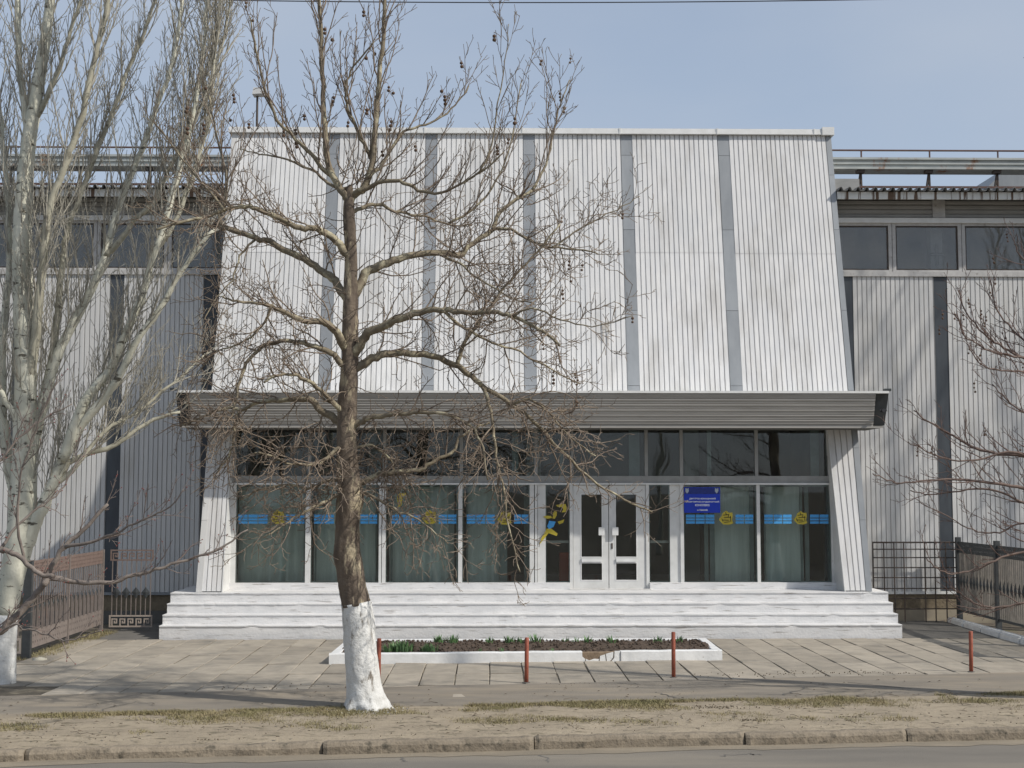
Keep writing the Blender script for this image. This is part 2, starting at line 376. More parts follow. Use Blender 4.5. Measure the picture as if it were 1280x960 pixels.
# forecourt of concrete slabs (separate pieces, joints open)
plaza = thing('forecourt', (0, 23, 0), None, None); tag(plaza, kind='structure')
SW, SD = .52, 1.25
slab_meshes = []
for k in range(8):
    m = MB(); m.box(-SW / 2 + .0095, SW / 2 - .0095, -SD / 2 + .006, SD / 2 - .006, -.05, .022)
    me = m.mesh('slab', 'slab'); bevelled(me, .006)
    for v in me.vertices:
        if v.co.z > 0:
            v.co.x += rnd.uniform(-.006, .006); v.co.y += rnd.uniform(-.004, .004); v.co.z += rnd.uniform(-.004, .004)
    slab_meshes.append(me)
slabs = []
xs0 = gnd(612, 840).x
for r in range(6):
    yc = 26.42 - SD / 2 - r * SD
    for c in range(-16, 21):
        xc = xs0 + (c + .5) * SW
        if xc < -7.55 or xc > 9.75: continue
        if yc + SD / 2 < lineY(walkFA, walkFB, xc) - .1: continue
        # soil patch round the poplar at the left
        if xc < -6.0 and yc < 20.6: continue
        slabs.append((xc, yc))
for i, (xc, yc) in enumerate(slabs):
    o = put('slab', slab_meshes[i % 8], None, (xc + rnd.uniform(-.004, .004), yc + rnd.uniform(-.006, .006), rnd.uniform(-.006, .006)),
            (rnd.uniform(-.004, .004), rnd.uniform(-.007, .007), rnd.uniform(-.004, .004)))
    adopt(o, plaza)
m = MB(); m.quad((-7.8, 19.0, .009), (9.9, 20.4, .009), (9.9, 26.45, .009), (-7.8, 26.45, .009))
m.build('joint_filling', 'joint_soil', plaza)
m = MB()
m.box(-7.6, -6.38, 26.45, 29.75, -.02, .012)
m.build('apron', 'concrete_dark', plaza)
m = MB()
m.hexa([(8.03, 26.46, -.03), (9.85, 26.46, -.03), (9.85, 29.7, -.03), (8.03, 29.7, -.03)], [(8.03, 26.46, .02), (9.85, 26.46, .02), (9.85, 29.7, .05), (8.03, 29.7, .05)])
m.build('apron', 'concrete_dark', plaza)

# ================================================================== BUILDING
hall = thing('sports_hall', (1, 29, 0), 'low sports hall with white corrugated slanted entrance block, glazed foyer and grey wings', 'building')
LEAN, PB, PZ = .20, 27.5, .84
def planeY(z): return PB + LEAN * (z - PZ)
def slant(x, y):          # photo pixel -> point on the slanted front
    d = ray(x, y); t = (PB + LEAN * (CAMZ - PZ)) / (d.y - LEAN * d.z); return CO + d * t
TL, TR = slant(290, 166), slant(1038, 164)
BL, BR = slant(245, 739), slant(1090, 739)
ZT = (TL.z + TR.z) / 2
ZC = slant(700, 488).z - .12        # hidden just behind the canopy top
def edgeX(z, side):
    a, b = (BL, TL) if side < 0 else (BR, TR)
    return a.x + (b.x - a.x) * (z - a.z) / (b.z - a.z)
WY = 29.8                            # wing wall plane
GY = 28.3                            # glazing plane
NRM = Vector((0, -1, LEAN)).normalized()
def SP(x, z, off=0.0):
    return Vector((x, planeY(z), z)) + NRM * off

def corrugated(name, mat, parent, P, w_bot, w_top, z0, z1, pitch=.106, depth=.028, groove=.022, rows=1):
    """ribbed sheet: P(s_x, z, off) gives the surface; w_bot/w_top are (x0,x1) at z0/z1."""
    n = max(1, round((w_bot[1] - w_bot[0]) / pitch)); prof = []
    for i in range(n):
        a = i / n; p = 1.0 / n; gr = groove / pitch * p
        prof += [(a + .003 * p, 0), (a + p - gr, 0), (a + p - gr * .80, -depth), (a + p - gr * .2, -depth)]
    prof.append((1.0, 0))
    m = MB(); q = len(prof)
    for r in range(rows + 1):
        f = r / rows; z = z0 + (z1 - z0) * f
        xa = w_bot[0] + (w_top[0] - w_bot[0]) * f; xb = w_bot[1] + (w_top[1] - w_bot[1]) * f
        for s_, d in prof: m.v.append(tuple(P(xa + (xb - xa) * s_, z, d)))
    for r in range(rows):
        for i in range(q - 1):
            m.f.append((r * q + i, r * q + i + 1, (r + 1) * q + i + 1, (r + 1) * q + i))
    return m.build(name, mat, parent)

# solid body of the entrance block behind the sheets (above the canopy) and its side walls
m = MB()
def SPb(x, z): return SP(x, z, -.045)
ys = 33.0
m.quad(SPb(edgeX(ZC - .6, -1) + .02, ZC - .6), SPb(edgeX(ZC - .6, 1) - .02, ZC - .6), SPb(TR.x - .02, ZT), SPb(TL.x + .02, ZT))
fr = m.build('entrance_front', 'clad_wing', hall)
for sgn in (-1, 1):
    m = MB(); xb, xt = edgeX(PZ, sgn), edgeX(ZT, sgn); ins = -.012 * sgn
    m.hexa([(xb + ins, planeY(PZ) + .02, PZ), (xb + ins - sgn * .12, planeY(PZ) + .02, PZ), (xb + ins - sgn * .12, ys, PZ), (xb + ins, ys, PZ)],
           [(xt + ins, planeY(ZT) + .02, ZT - .01), (xt + ins - sgn * .12, planeY(ZT) + .02, ZT - .01), (xt + ins - sgn * .12, ys, ZT - .01), (xt + ins, ys, ZT - .01)])
    m.build('side_wall', 'clad_wing', hall)
m = MB(); m.box(TL.x + .1, TR.x - .1, planeY(ZT) + .05, ys, ZT - .08, ZT - .02); m.build('roof', 'eave_sheet', hall)

# stripes and ribbed sheets of the slanted front
stripe_top = [slant(x, 168).x for x in (418.5, 540, 661.5, 783, 904)]
sw = slant(790, 168).x - slant(776, 168).x
def stripeX(xt, z):        # near the ends the stripes follow the slight flare
    fL, fR = edgeX(z, -1) - TL.x, edgeX(z, 1) - TR.x
    t = (xt - TL.x) / (TR.x - TL.x)
    return xt + (fL * (1 - t) + fR * t) * .35
zb = ZC - .5
ew = .11
bounds_t = [TL.x + ew] + sum([[x - sw / 2, x + sw / 2] for x in stripe_top], []) + [TR.x - ew]
bounds_b = [edgeX(zb, -1) + ew] + sum([[stripeX(x, zb) - sw / 2, stripeX(x, zb) + sw / 2] for x in stripe_top], []) + [edgeX(zb, 1) - ew]
for i in range(0, len(bounds_t), 2):
    # two sheets per bay, the upper one lapping over the lower
    zl = slant(700, 317).z + rnd.uniform(-.03, .03); f_ = (zl - zb) / (ZT - .06 - zb)
    mid = tuple(bounds_b[i + k] + (bounds_t[i + k] - bounds_b[i + k]) * f_ for k in (0, 1))
    corrugated('corrugated_sheet', 'clad_white', fr, lambda x, z, off: SP(x, z, off), (bounds_b[i], bounds_b[i + 1]), mid, zb, zl + .05, pitch=.1055)
    corrugated('corrugated_sheet', 'clad_white', fr, lambda x, z, off: SP(x, z, off + .006), mid, (bounds_t[i], bounds_t[i + 1]), zl, ZT - .06, pitch=.1055)
seams = [zb] + [slant(800, y).z for y in (482, 388, 287, 194)] + [ZT - .05]
seams = sorted(seams)
for xt in stripe_top:
    for za, zc in zip(seams, seams[1:]):
        if zc - za < .15: continue
        m = MB(); h = sw / 2 + .012; off = -.004 + rnd.uniform(-.002, .002)
        a = [SP(stripeX(xt, za) - h, za + .004, off), SP(stripeX(xt, za) + h, za + .004, off), SP(stripeX(xt, zc) + h, zc - .004, off), SP(stripeX(xt, zc) - h, zc - .004, off)]
        m.hexa([p - NRM * .012 for p in a], a); m.build('flat_plate', 'plate_grey', fr)
seams2 = sorted([PZ] + [slant(1060, y).z for y in (650, 560, 488, 388, 287, 219)] + [ZT - .05])
for sgn in (-1, 1):       # edge plates down both flanks
    for za, zc in zip(seams2, seams2[1:]):
        m = MB(); wa = ew + .008
        a = [SP(edgeX(za, sgn), za + .003, .006), SP(edgeX(za, sgn) - sgn * wa, za + .003, .006), SP(edgeX(zc, sgn) - sgn * wa, zc - .003, .006), SP(edgeX(zc, sgn), zc - .003, .006)]
        if sgn > 0: a = a[::-1]
        m.hexa([p - NRM * .05 for p in a], a); m.build('edge_plate', 'clad_wing' if sgn < 0 else 'plate_grey', fr)
m = MB()
for (x0_, x1_, y0_, y1_) in ((752, 757, 404, 412), (757.5, 762, 401, 416), (753, 755, 413, 428), (759, 761, 417, 432)):
    a = [slant(x0_, y1_) + NRM * .009, slant(x1_, y1_) + NRM * .009, slant(x1_, y0_) + NRM * .009, slant(x0_, y0_) + NRM * .009]
    m.hexa([p - NRM * .004 for p in a], a)
m.build('stain', 'stain', fr)
# coping
m = MB(); xa, xb = TL.x - .06, TR.x + .03; y0 = planeY(ZT) - .10; zt = slant(700, 168).z
m.hexa([(xa, y0, zt), (xb, y0, zt + .0), (xb, y0 + .5, zt), (xa, y0 + .5, zt)], [(xa, y0 + .01, zt + .12), (xb, y0 + .01, zt + .12), (xb, y0 + .5, zt + .12), (xa, y0 + .5, zt + .12)])
cop = m.build('coping', 'trim_white', hall)
m = MB(); m.box(xb - .24, xb + .025, y0 - .015, y0 + .5, zt - .01, zt + .165); m.build('coping_end', 'trim_white', cop)
for x in [xa + 2.15 * k for k in range(1, 7)]:
    m = MB(); m.box(x - .02, x + .02, y0 - .006, y0 + .5, zt - .004, zt + .126); m.build('coping_joint', 'trim_white', cop)

# piers below the canopy, ribbed, with flat reveals running back to the glazing
ztop_p = 4.6
for sgn, (xi_b, xi_t) in ((-1, (slant(277, 738).x, slant(289, 545).x)), (1, (slant(1057, 738).x, slant(1036, 545).x))):
    zA, zB = PZ, ztop_p
    inner = lambda z: xi_b + (xi_t - xi_b) * (z - PZ) / (slant(1036, 545).z - PZ)
    xo_b, xo_t = edgeX(zA, sgn) - sgn * ew, edgeX(zB, sgn) - sgn * ew
    wb = tuple(sorted((xo_b, inner(zA)))); wt = tuple(sorted((xo_t, inner(zB))))
    pier = corrugated('pier', 'clad_white', hall, lambda x, z, off: SP(x, z, off), wb, wt, zA + .02, zB, pitch=.105)
    m = MB(); m.hexa([(inner(zA), planeY(zA) - .005, zA), (inner(zA) - sgn * .02, planeY(zA) - .005, zA), (inner(zA) - sgn * .02, GY + .12, zA), (inner(zA), GY + .12, zA)],
                     [(inner(zB), planeY(zB) - .005, zB), (inner(zB) - sgn * .02, planeY(zB) - .005, zB), (inner(zB) - sgn * .02, GY + .12, zB), (inner(zB), GY + .12, zB)])
    m.build('reveal', 'frame_white', pier)
    m = MB(); m.quad(SP(wb[0], zA, -.05), SP(wb[1], zA, -.05), SP(wt[1], zB, -.05), SP(wt[0], zB, -.05)); m.build('backing', 'clad_wing', pier)

# canopy: ribbed fascia leaning inwards at the foot, dark end boxes, soffit
CYt, CYb = 26.95, 27.2
cz1, cz0 = at(700, 489, CYt).z, at(700, 533, CYb).z
cxl, cxr = at(236, 510, CYt).x, at(1095, 510, CYt).x
m = MB(); prof = []; k = 6
hh = (cz1 - .035 - cz0 - .05) / k
prof.append((CYt, cz1 - .035))
for i in range(k):
    zt_ = cz1 - .035 - i * hh; f = (zt_ - cz0) / (cz1 - cz0)
    yb_ = CYb + (CYt - CYb) * f
    prof += [(yb_ - .012, zt_ - hh * .10), (yb_ - .018, zt_ - hh * .35), (yb_ + .0, zt_ - hh * .62), (yb_ + .008, zt_ - hh * .80), (yb_ + .008, zt_ - hh * .95)]
prof += [(CYb - .02, cz0 + .05), (CYb - .02, cz0)]
for x in (cxl, cxr):
    for (y_, z_) in prof: m.v.append((x, y_, z_))
q = len(prof)
for b in range(q - 1): m.f.append((b, b + 1, q + b + 1, q + b))
can = m.build('canopy', 'fascia_alu', hall)
m = MB(); m.box(cxl - .22, cxr + .26, CYt - .03, planeY(cz1) + .02, cz1 - .035, cz1 + .01); m.build('top_flashing', 'trim_white', can)
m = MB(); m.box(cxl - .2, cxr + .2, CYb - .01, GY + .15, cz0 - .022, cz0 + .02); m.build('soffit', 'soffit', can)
m = MB(); m.box(cxl - .2, cxr + .2, CYb - .035, CYb - .012, cz0 - .03, cz0 + .004); m.build('drip_edge', 'fascia_alu', can)
for sgn, xe in ((-1, cxl), (1, cxr)):
    m = MB(); xo = xe + sgn * .28; xo2 = xe + sgn * .25
    m.hexa([(xe - sgn * .01, CYb + .05, cz0 + .03), (xo2, CYb + .05, cz0 + .03), (xo2, planeY(cz0), cz0 + .03), (xe - sgn * .01, planeY(cz0), cz0 + .03)],
           [(xe - sgn * .01, CYt + .07, cz1 - .036), (xo, CYt + .07, cz1 - .036), (xo, planeY(cz1), cz1 - .036), (xe - sgn * .01, planeY(cz1), cz1 - .036)])
    e = m.build('end_box', 'end_dark', can)
    m = MB(); m.box(xo - .1, xo + .03, CYt - .02, CYt + .12, cz1 + .011, cz1 + .06); m.build('corner_cap', 'end_dark', can)
    m = MB(); xm = xe + sgn * .15; zm = (cz0 + cz1) / 2 - .03; m.tube([(xm, CYt + .13, zm), (xm, CYt - .01, zm)], [.035, .035], 8); m.tube([(xm - .07, CYt + .02, zm), (xm + .07, CYt + .02, zm)], [.018, .018], 6); m.build('lamp_bracket', 'cable', can)

# ------------------------------------------------ glazed foyer front
def gx(x): return at(x, 640, GY).x
def gz(y): return at(660, y, GY).z
zsill, zs0 = gz(728), gz(738)
ztr0, ztr1 = gz(605.5), gz(595)
ztop = cz0 + .35
XGL, XGR = gx(290), gx(1041)
def gbox(x0, x1, z0, z1, name='mullion', mat='frame_white', y0=-.05, y1=.06, parent=None):
    m = MB(); m.box(gx(x0) if x0 > 100 else x0, gx(x1) if x1 > 100 else x1, GY + y0, GY + y1, z0, z1)
    return m.build(name, mat, parent or hall)
tr = gbox(288, 1042, ztr0 + .03, ztr1, 'transom', 'frame_shaded', -.055, .07)
gbox(288, 1042, ztr0 - .008, ztr0 + .028, 'transom_lip', 'trim_white', -.085, .05, tr)
sill_l = gbox(288, 711.8, zs0 - .04, zsill, 'sill', 'step_paint', -.12, .1)
sill_r = gbox(811, 1042, zs0 - .04, zsill, 'sill', 'step_paint', -.12, .1)
zlo = zsill + .001
for (a, b) in ((287, 295.5), (382.5, 389), (474, 477.2), (478, 482.5), (573, 578), (662, 667.5), (668.5, 671.5), (712, 716), (807, 811), (850, 854.2), (945.4, 949.4), (1038, 1041.5)):
    gbox(a, b, zlo if not (710 < a < 812) else PZ + .002, ztr0 - .01, 'mullion')
for (a, b) in ((287, 294.5), (384.5, 388.5), (478.5, 482.5), (574.5, 578.5), (668, 672), (714, 716.5), (806, 810), (850, 854), (944, 948), (1035, 1041)):
    gbox(a, b, ztr1 + .001, ztop, 'upper_mullion', 'frame_shaded', -.045, .05)
gbox(672, 682, zlo, ztr0 - .012, 'side_panel', 'frame_white', -.02, .03)
gbox(837, 850, zlo, ztr0 - .012, 'side_panel', 'frame_white', -.02, .03)
# lower panes
bays = [(295.5, 382.5), (389, 474), (482.5, 573), (578, 662), (682, 712), (811, 837), (854.2, 945.4), (949.4, 1038)]
panes = []
for a, b in bays:
    p = gbox(a, b, zlo, ztr0 - .012, 'window_pane', 'glass', -.004, .004); panes.append(p)
    m = MB(); fw = .022                      # thin dark rebate round every pane
    X0, X1 = gx(a), gx(b); z0, z1 = zlo, ztr0 - .012
    for (p0, p1, q0, q1) in ((X0, X0 + fw, z0, z1), (X1 - fw, X1, z0, z1), (X0 + fw, X1 - fw, z0, z0 + fw), (X0 + fw, X1 - fw, z1 - fw, z1)):
        m.box(p0, p1, GY + .006, GY + .03, q0, q1)
    m.build('rebate', 'inner_frame', p)
up = [294.5, 384.5, 388.5, 478.5, 482.5, 574.5, 578.5, 668, 672, 714, 716.5, 806, 810, 850, 854, 944, 948, 1035]
for a, b in zip(up[0::2], up[1::2]):
    gbox(a, b, ztr1 + .001, ztop, 'upper_pane', 'glass', -.004, .004)
for a, b in ((682, 711), (811, 837)):
    gbox(a, b, gz(679), gz(676), 'mid_rail', 'frame_white', .12, .17)
# inner frames of the second glazing skin, half a metre behind
IY = .45
def ibox(x0, x1, z0, z1, name='inner_post', mat='inner_frame'):
    m = MB(); k = (GY + IY) / GY
    a = at(x0, 650, GY + IY).x; b = at(x1, 650, GY + IY).x
    m.box(a, b, GY + IY, GY + IY + .06, z0, z1); return m.build(name, mat, hall)
for a, b in ((303, 306), (378, 381), (394, 397), (468, 471), (489, 491), (570, 572), (583, 585), (625, 634), (655, 661), (880, 885), (887, 893), (937, 942), (955, 957), (1000, 1003), (1006, 1011), (1034, 1037)):
    ibox(a, b, PZ + .01, ztr0 - .05)
for a, b in ((300, 470), (488, 634), (888, 940), (952, 1036)):
    ibox(a, b, PZ + .01, PZ + .1, 'inner_rail'); ibox(a, b, ztr0 - .05, ztr0 + .06, 'inner_rail')
for a, b in ((640, 648), (700, 705), (787, 800), (885, 890), (1015, 1025)):
    ibox(a, b, ztr0 + .07, ztop, 'inner_post')
# doors
zd0, zd1 = PZ + .012, ztr0 - .02
def door_leaf(xa, xb, gl0, gl1, hx, flip):
    XA, XB, G0, G1 = gx(xa), gx(xb), gx(gl0), gx(gl1)
    za, zb_, zc_, zd_ = gz(726), gz(703), gz(697), gz(617)
    m = MB(); y0, y1 = GY - .03, GY + .03
    m.box(XA, G0, y0, y1, zd0, zd1); m.box(G1, XB, y0, y1, zd0, zd1)
    m.box(G0, G1, y0, y1, zd0, za); m.box(G0, G1, y0, y1, zb_, zc_); m.box(G0, G1, y0, y1, zd_, zd1)
    d = m.build('door', 'frame_white', hall)
    for z0, z1 in ((za, zb_), (zc_, zd_)):
        m = MB(); m.box(G0, G1, GY - .004, GY + .004, z0, z1); m.build('door_pane', 'glass', d)
        m = MB(); fw = .018
        for (p0, p1, q0, q1) in ((G0, G0 + fw, z0, z1), (G1 - fw, G1, z0, z1), (G0 + fw, G1 - fw, z0, z0 + fw), (G0 + fw, G1 - fw, z1 - fw, z1)):
            m.box(p0, p1, GY - .036, GY - .006, q0, q1)
        m.build('bead', 'trim_white', d)
    hz0, hz1 = gz(669), gz(659); hw = .085
    m = MB(); X = gx(hx); m.box(X - hw / 2 - .02, X + hw / 2 + .02, GY - .10, GY - .075, hz0, hz1); m.box(X - .02, X + .02, GY - .076, GY - .029, hz0 + .04, hz1 - .04)
    m.build('handle', 'trim_white', d)
    m = MB(); m.box(G0 + .02, G1 - .02, GY - .058, GY - .037, zb_ + .012, zc_ - .012); m.build('rail_lip', 'trim_white', d)
    return d
dl = door_leaf(716.4, 760.2, 725.5, 753, 751.5, 1)
drr = door_leaf(761, 806.6, 768.5, 796, 768.5, -1)
m = MB(); X = gx(764.5); m.box(X - .016, X + .016, GY - .04, GY - .03, gz(686), gz(679)); m.build('lock', 'steel_dark', drr)
gbox(711, 812, PZ + .0, PZ + .011, 'threshold', 'step_nose', -.2, .12)
# interior of the foyer
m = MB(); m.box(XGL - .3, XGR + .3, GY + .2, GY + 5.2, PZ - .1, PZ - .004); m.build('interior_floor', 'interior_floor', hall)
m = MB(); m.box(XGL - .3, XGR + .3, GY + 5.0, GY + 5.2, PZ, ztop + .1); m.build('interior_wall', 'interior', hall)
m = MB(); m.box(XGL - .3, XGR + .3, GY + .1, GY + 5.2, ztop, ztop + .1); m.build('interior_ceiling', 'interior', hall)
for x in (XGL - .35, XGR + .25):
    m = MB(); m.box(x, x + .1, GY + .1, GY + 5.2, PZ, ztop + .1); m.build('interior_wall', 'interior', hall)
for x in (-2.6, 1.0, 4.6):
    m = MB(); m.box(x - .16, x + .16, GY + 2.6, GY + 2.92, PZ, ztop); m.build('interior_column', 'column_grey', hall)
m = MB(); xr_ = at(706, 700, GY + .9).x; m.box(xr_ - .12, xr_ + .16, GY + .8, GY + 1.1, PZ + .001, gz(693)); m.build('cabinet', 'red_thing', hall)
# curtains
def curtain(xa, xb, ya, yb, label, amp=.05, seed=0):
    X0, X1 = at(xa, 650, GY + .5).x, at(xb, 650, GY + .5).x
    m = MB(); n = int((X1 - X0) / .03); rows = 5; z0, z1 = PZ + .03, gz(ya) if ya else ztr0 + .1
    for r in range(rows + 1):
        f = r / rows; z = z0 + (z1 - z0) * f
        for i in range(n + 1):
            x = X0 + (X1 - X0) * i / n
            y = GY + .5 + 1.7 * amp * math.sin(x * 15 + seed + 1.8 * math.sin(x * 3.1 + seed)) * (1 - .3 * f) + .04 * mnoise.noise((x * 2, f * 2, seed))
            m.v.append((x + .02 * mnoise.noise((x * 3, f * 3, 9)), y, z))
    for r in range(rows):
        for i in range(n):
            a = r * (n + 1) + i; m.f.append((a, a + 1, a + n + 2, a + n + 1))
    o = m.build('curtain', 'curtain', None, True)
    tag(o, label, 'curtain', 'foyer curtains')
curtain(299, 381, 0, 0, 'pleated grey-green curtain behind the first foyer window beside the ribbed pier', .05, 0)
curtain(393, 470, 0, 0, 'grey-green curtain in the foyer window behind the plane tree trunk', .05, 2)
curtain(486, 568, 0, 0, 'pleated grey-green curtain in the foyer window with a painted bird shape', .06, 4)
curtain(584, 628, 0, 0, 'narrow grey-green curtain beside the dark foyer opening', .05, 5)
curtain(893, 940, 0, 0, 'grey-green curtain beside the blue sign in the foyer window', .03, 7)
curtain(956, 1003, 0, 0, 'grey-green curtain in the foyer window farthest from the poplar', .03, 8)
# stickers
def flat(mb, pts, off):
    mb.prism([at(x, y, GY - off) for x, y in pts], (0, .0008, 0)); return mb
def stripes(pane, xa, xb, blocks):
    m = MB(); w = (xb - xa) / blocks
    for b in range(blocks):
        x0, x1 = xa + b * w + .5, xa + (b + 1) * w - .5
        for (y0, y1) in ((643.2, 647), (648, 650.6), (651.6, 654.6)):
            flat(m, [(x0, y0), (x1, y0), (x1, y1), (x0, y1)], .0065)
    m.build('stripe_sticker', 'blue_sticker', pane)
def blob(pane, cx, cy, k=1.0):
    pts = [(-9.5, 1.5), (-6, -3), (-4.5, -7), (0, -9.8), (3, -7.2), (7.5, -7.5), (8, -2), (6.8, 1.5), (8.6, 6), (3.5, 8), (-4, 7.6), (-7, 4.5)]
    m = MB(); flat(m, [(cx + x * k, cy + y * k) for x, y in pts], .008); s = m.build('emblem_sticker', 'yellow_sticker', pane)
    m = MB()
    for (a, b) in (((-4, -4), (3, -5)), ((3, -5), (2, -1)), ((-3, -1), (6, -1.5)), ((-5, 2), (3, 2.4)), ((5, -3), (5.5, 4)), ((-3, 5), (4, 4.2)), ((-1, -8), (0, -4)), ((-6, 0), (-4, 4))):
        (xa, ya), (xb, yb) = a, b; dx, dy = xb - xa, yb - ya; l = math.hypot(dx, dy); nx_, ny_ = -dy / l * .45, dx / l * .45
        flat(m, [(cx + (xa - nx_) * k, cy + (ya - ny_) * k), (cx + (xb - nx_) * k, cy + (yb - ny_) * k), (cx + (xb + nx_) * k, cy + (yb + ny_) * k), (cx + (xa + nx_) * k, cy + (ya + ny_) * k)], .0095)
    m.build('emblem_lines', 'ink', pane)
stripes(panes[0], 297.5, 335, 3); blob(panes[0], 347, 647); stripes(panes[0], 357, 381, 2)
stripes(panes[1], 392, 418, 2); stripes(panes[1], 450, 472, 2)
stripes(panes[2], 489, 526, 3); blob(panes[2], 537, 647); stripes(panes[2], 548, 571, 2)
m = MB(); flat(m, [(496, 620), (500, 616.5), (508, 616), (507, 619), (503, 620.5), (502, 632), (498, 634), (497, 628)], .008); m.build('bird_sticker', 'yellow_sticker', panes[2])
stripes(panes[3], 583, 619, 3); blob(panes[3], 631, 648); stripes(panes[3], 642, 661, 2)
stripes(panes[6], 857, 893.5, 3); blob(panes[6], 908, 648); stripes(panes[6], 919, 942, 2)
stripes(panes[7], 955, 990, 3); blob(panes[7], 1001, 648, .95); stripes(panes[7], 1012, 1036, 2)
# running figure
px_ = panes[4]
m = MB()
flat(m, [(690.5, 648), (691.5, 641), (693.5, 638.5), (696, 639.5), (696, 644), (693.5, 648.5)], .060)
flat(m, [(678.5, 646), (683, 644.5), (689, 645), (690, 647.5), (684, 648.5)], .060)
flat(m, [(697, 652), (702, 650.5), (705.5, 649), (704, 653.5), (699, 655.5)], .060)
flat(m, [(682, 661), (689, 660.5), (697, 667), (696, 670), (686, 666.5)], .060)
flat(m, [(683, 662), (686, 666), (679, 675), (674.5, 680.5), (676, 674)], .060)
m.build('figure_sticker', 'yellow_sticker', px_)
m = MB(); flat(m, [(686.5, 651), (694.5, 652), (692, 658.5), (686, 661.5), (684, 658)], .0605); m.build('figure_shirt', 'blue_sticker', px_)
m = MB(); flat(m, [(695, 631.5), (701, 630), (707, 630), (708.5, 635), (707, 640), (702, 640.5), (704, 637), (703, 634), (697, 633.5)], .0605); m.build('flag_sticker', 'yellow_sticker', px_)

# sign in the window
sg = thing('notice_sign', at(878, 641, GY - .05), 'blue notice sign with white lettering in the foyer window', 'sign')
SY = GY - .075
def sx(x, y): return at(x, y, SY)
a, b = sx(855, 609), sx(900.5, 641)
m = MB(); m.box(a.x, b.x, SY, SY + .012, b.z, a.z); m.build('panel', 'sign_blue', sg)
m = MB(); c = sx(855, 617.5); m.box(a.x + .012, b.x - .012, SY - .002, SY - .0003, c.z, a.z - .012); m.build('header_band', 'sign_band', sg)
for cx in (858.8, 895.8):
    m = MB(); m.prism([sx(cx + x, 613 + y) - Vector((0, .004, 0)) for x, y in ((-2, -3), (0, -2), (2, -3), (2.2, 1), (0, 4), (-2.2, 1))], (0, .0012, 0)); m.build('crest', 'sign_grey', sg)
def lettering(txt, xc, yc, hpx, wpx, mat='sign_white'):
    cu = bpy.data.curves.new('lettering', 'FONT'); cu.body = txt; cu.align_x = 'CENTER'; cu.align_y = 'CENTER'; cu.size = 1; cu.offset = .03
    tmp = bpy.data.objects.new('tmp', cu); COL.objects.link(tmp)
    bpy.context.view_layer.update()
    me = bpy.data.meshes.new_from_object(tmp.evaluated_get(bpy.context.evaluated_depsgraph_get()))
    bpy.data.objects.remove(tmp)
    if not me.vertices: return
    xs = [v.co.x for v in me.vertices]; zs = [v.co.y for v in me.vertices]
    w, h = max(xs) - min(xs), max(zs) - min(zs); cx, cz = (max(xs) + min(xs)) / 2, (max(zs) + min(zs)) / 2
    c = sx(xc, yc); kx = wpx * SY / FPX / w; kz = hpx * SY / FPX / h
    for v in me.vertices:
        x, y = v.co.x, v.co.y; v.co = Vector((c.x + (x - cx) * kx, SY - .0015, c.z + (y - cz) * kz))
    me.name = 'lettering'; me.materials.clear(); me.materials.append(M[mat])
    put('lettering', me, sg)
lettering('ДИТЯЧО-ЮНАЦЬКИЙ', 878, 623.2, 2.7, 33)
lettering('СПОРТИВНО-ОЗДОРОВЧИЙ', 878, 627.2, 2.6, 42)
lettering('КОМПЛЕКС', 878, 631.4, 2.7, 18)
lettering('м. Миколаїв', 878, 637.4, 2.2, 13)

# ------------------------------------------------ entrance steps
st = thing('entrance_steps', (.8, 26.9, 0), 'four wide white painted steps in front of the glazed foyer', 'steps')
sx0, sx1 = -6.34, 8.0
fronts = [26.5, 26.8, 27.1, 27.4]
tops = [gnd(640, 1)] * 0 + [at(660, y, Y).z for y, Y in ((781.5, 26.5), (768, 26.8), (754, 27.1), (740.3, 27.4))]
tops[3] = PZ - .003
prevz = .0
for i, (Y, zt_) in enumerate(zip(fronts, tops)):
    m = MB(); n = 260; e0, e1 = sx0 + rnd.uniform(-.01, .01), sx1 + rnd.uniform(-.01, .01)
    z0 = prevz - .02 if i else -.03
    back = 29.5
    prof = [(Y + .016, z0), (Y + .016, zt_ - .03), (Y + .0, zt_ - .024), (Y - .002, zt_ - .005), (Y + .008, zt_), (back, zt_), (back, z0)]
    for k in range(n + 1):
        x = e0 + (e1 - e0) * k / n
        wob = .004 * mnoise.noise((x * .8, i * 7, 0)) + .003 * mnoise.noise((x * 4, i * 7, 2))
        chip = max(0, mnoise.noise((x * 2.3, i * 11, 5)) - .33) * .06 + max(0, mnoise.noise((x * 9, i * 5, 15)) - .3) * .03
        for b, (py, pz) in enumerate(prof):
            if b in (2, 3): m.v.append((x, py + wob + chip, pz - (chip * .4 if b == 3 else 0)))
            elif b == 1: m.v.append((x, py + wob * .5, pz - .01 * mnoise.noise((x * 3, i, 8))))
            else: m.v.append((x, py, pz))
    q = len(prof)
    for k in range(n):
        for b in range(q - 1): m.f.append((k * q + b, k * q + b + 1, (k + 1) * q + b + 1, (k + 1) * q + b))
    m.f.append(tuple(range(q))); m.f.append(tuple(n * q + b for b in range(q))[::-1])
    m.build('step', 'step_paint', st)
    prevz = zt_

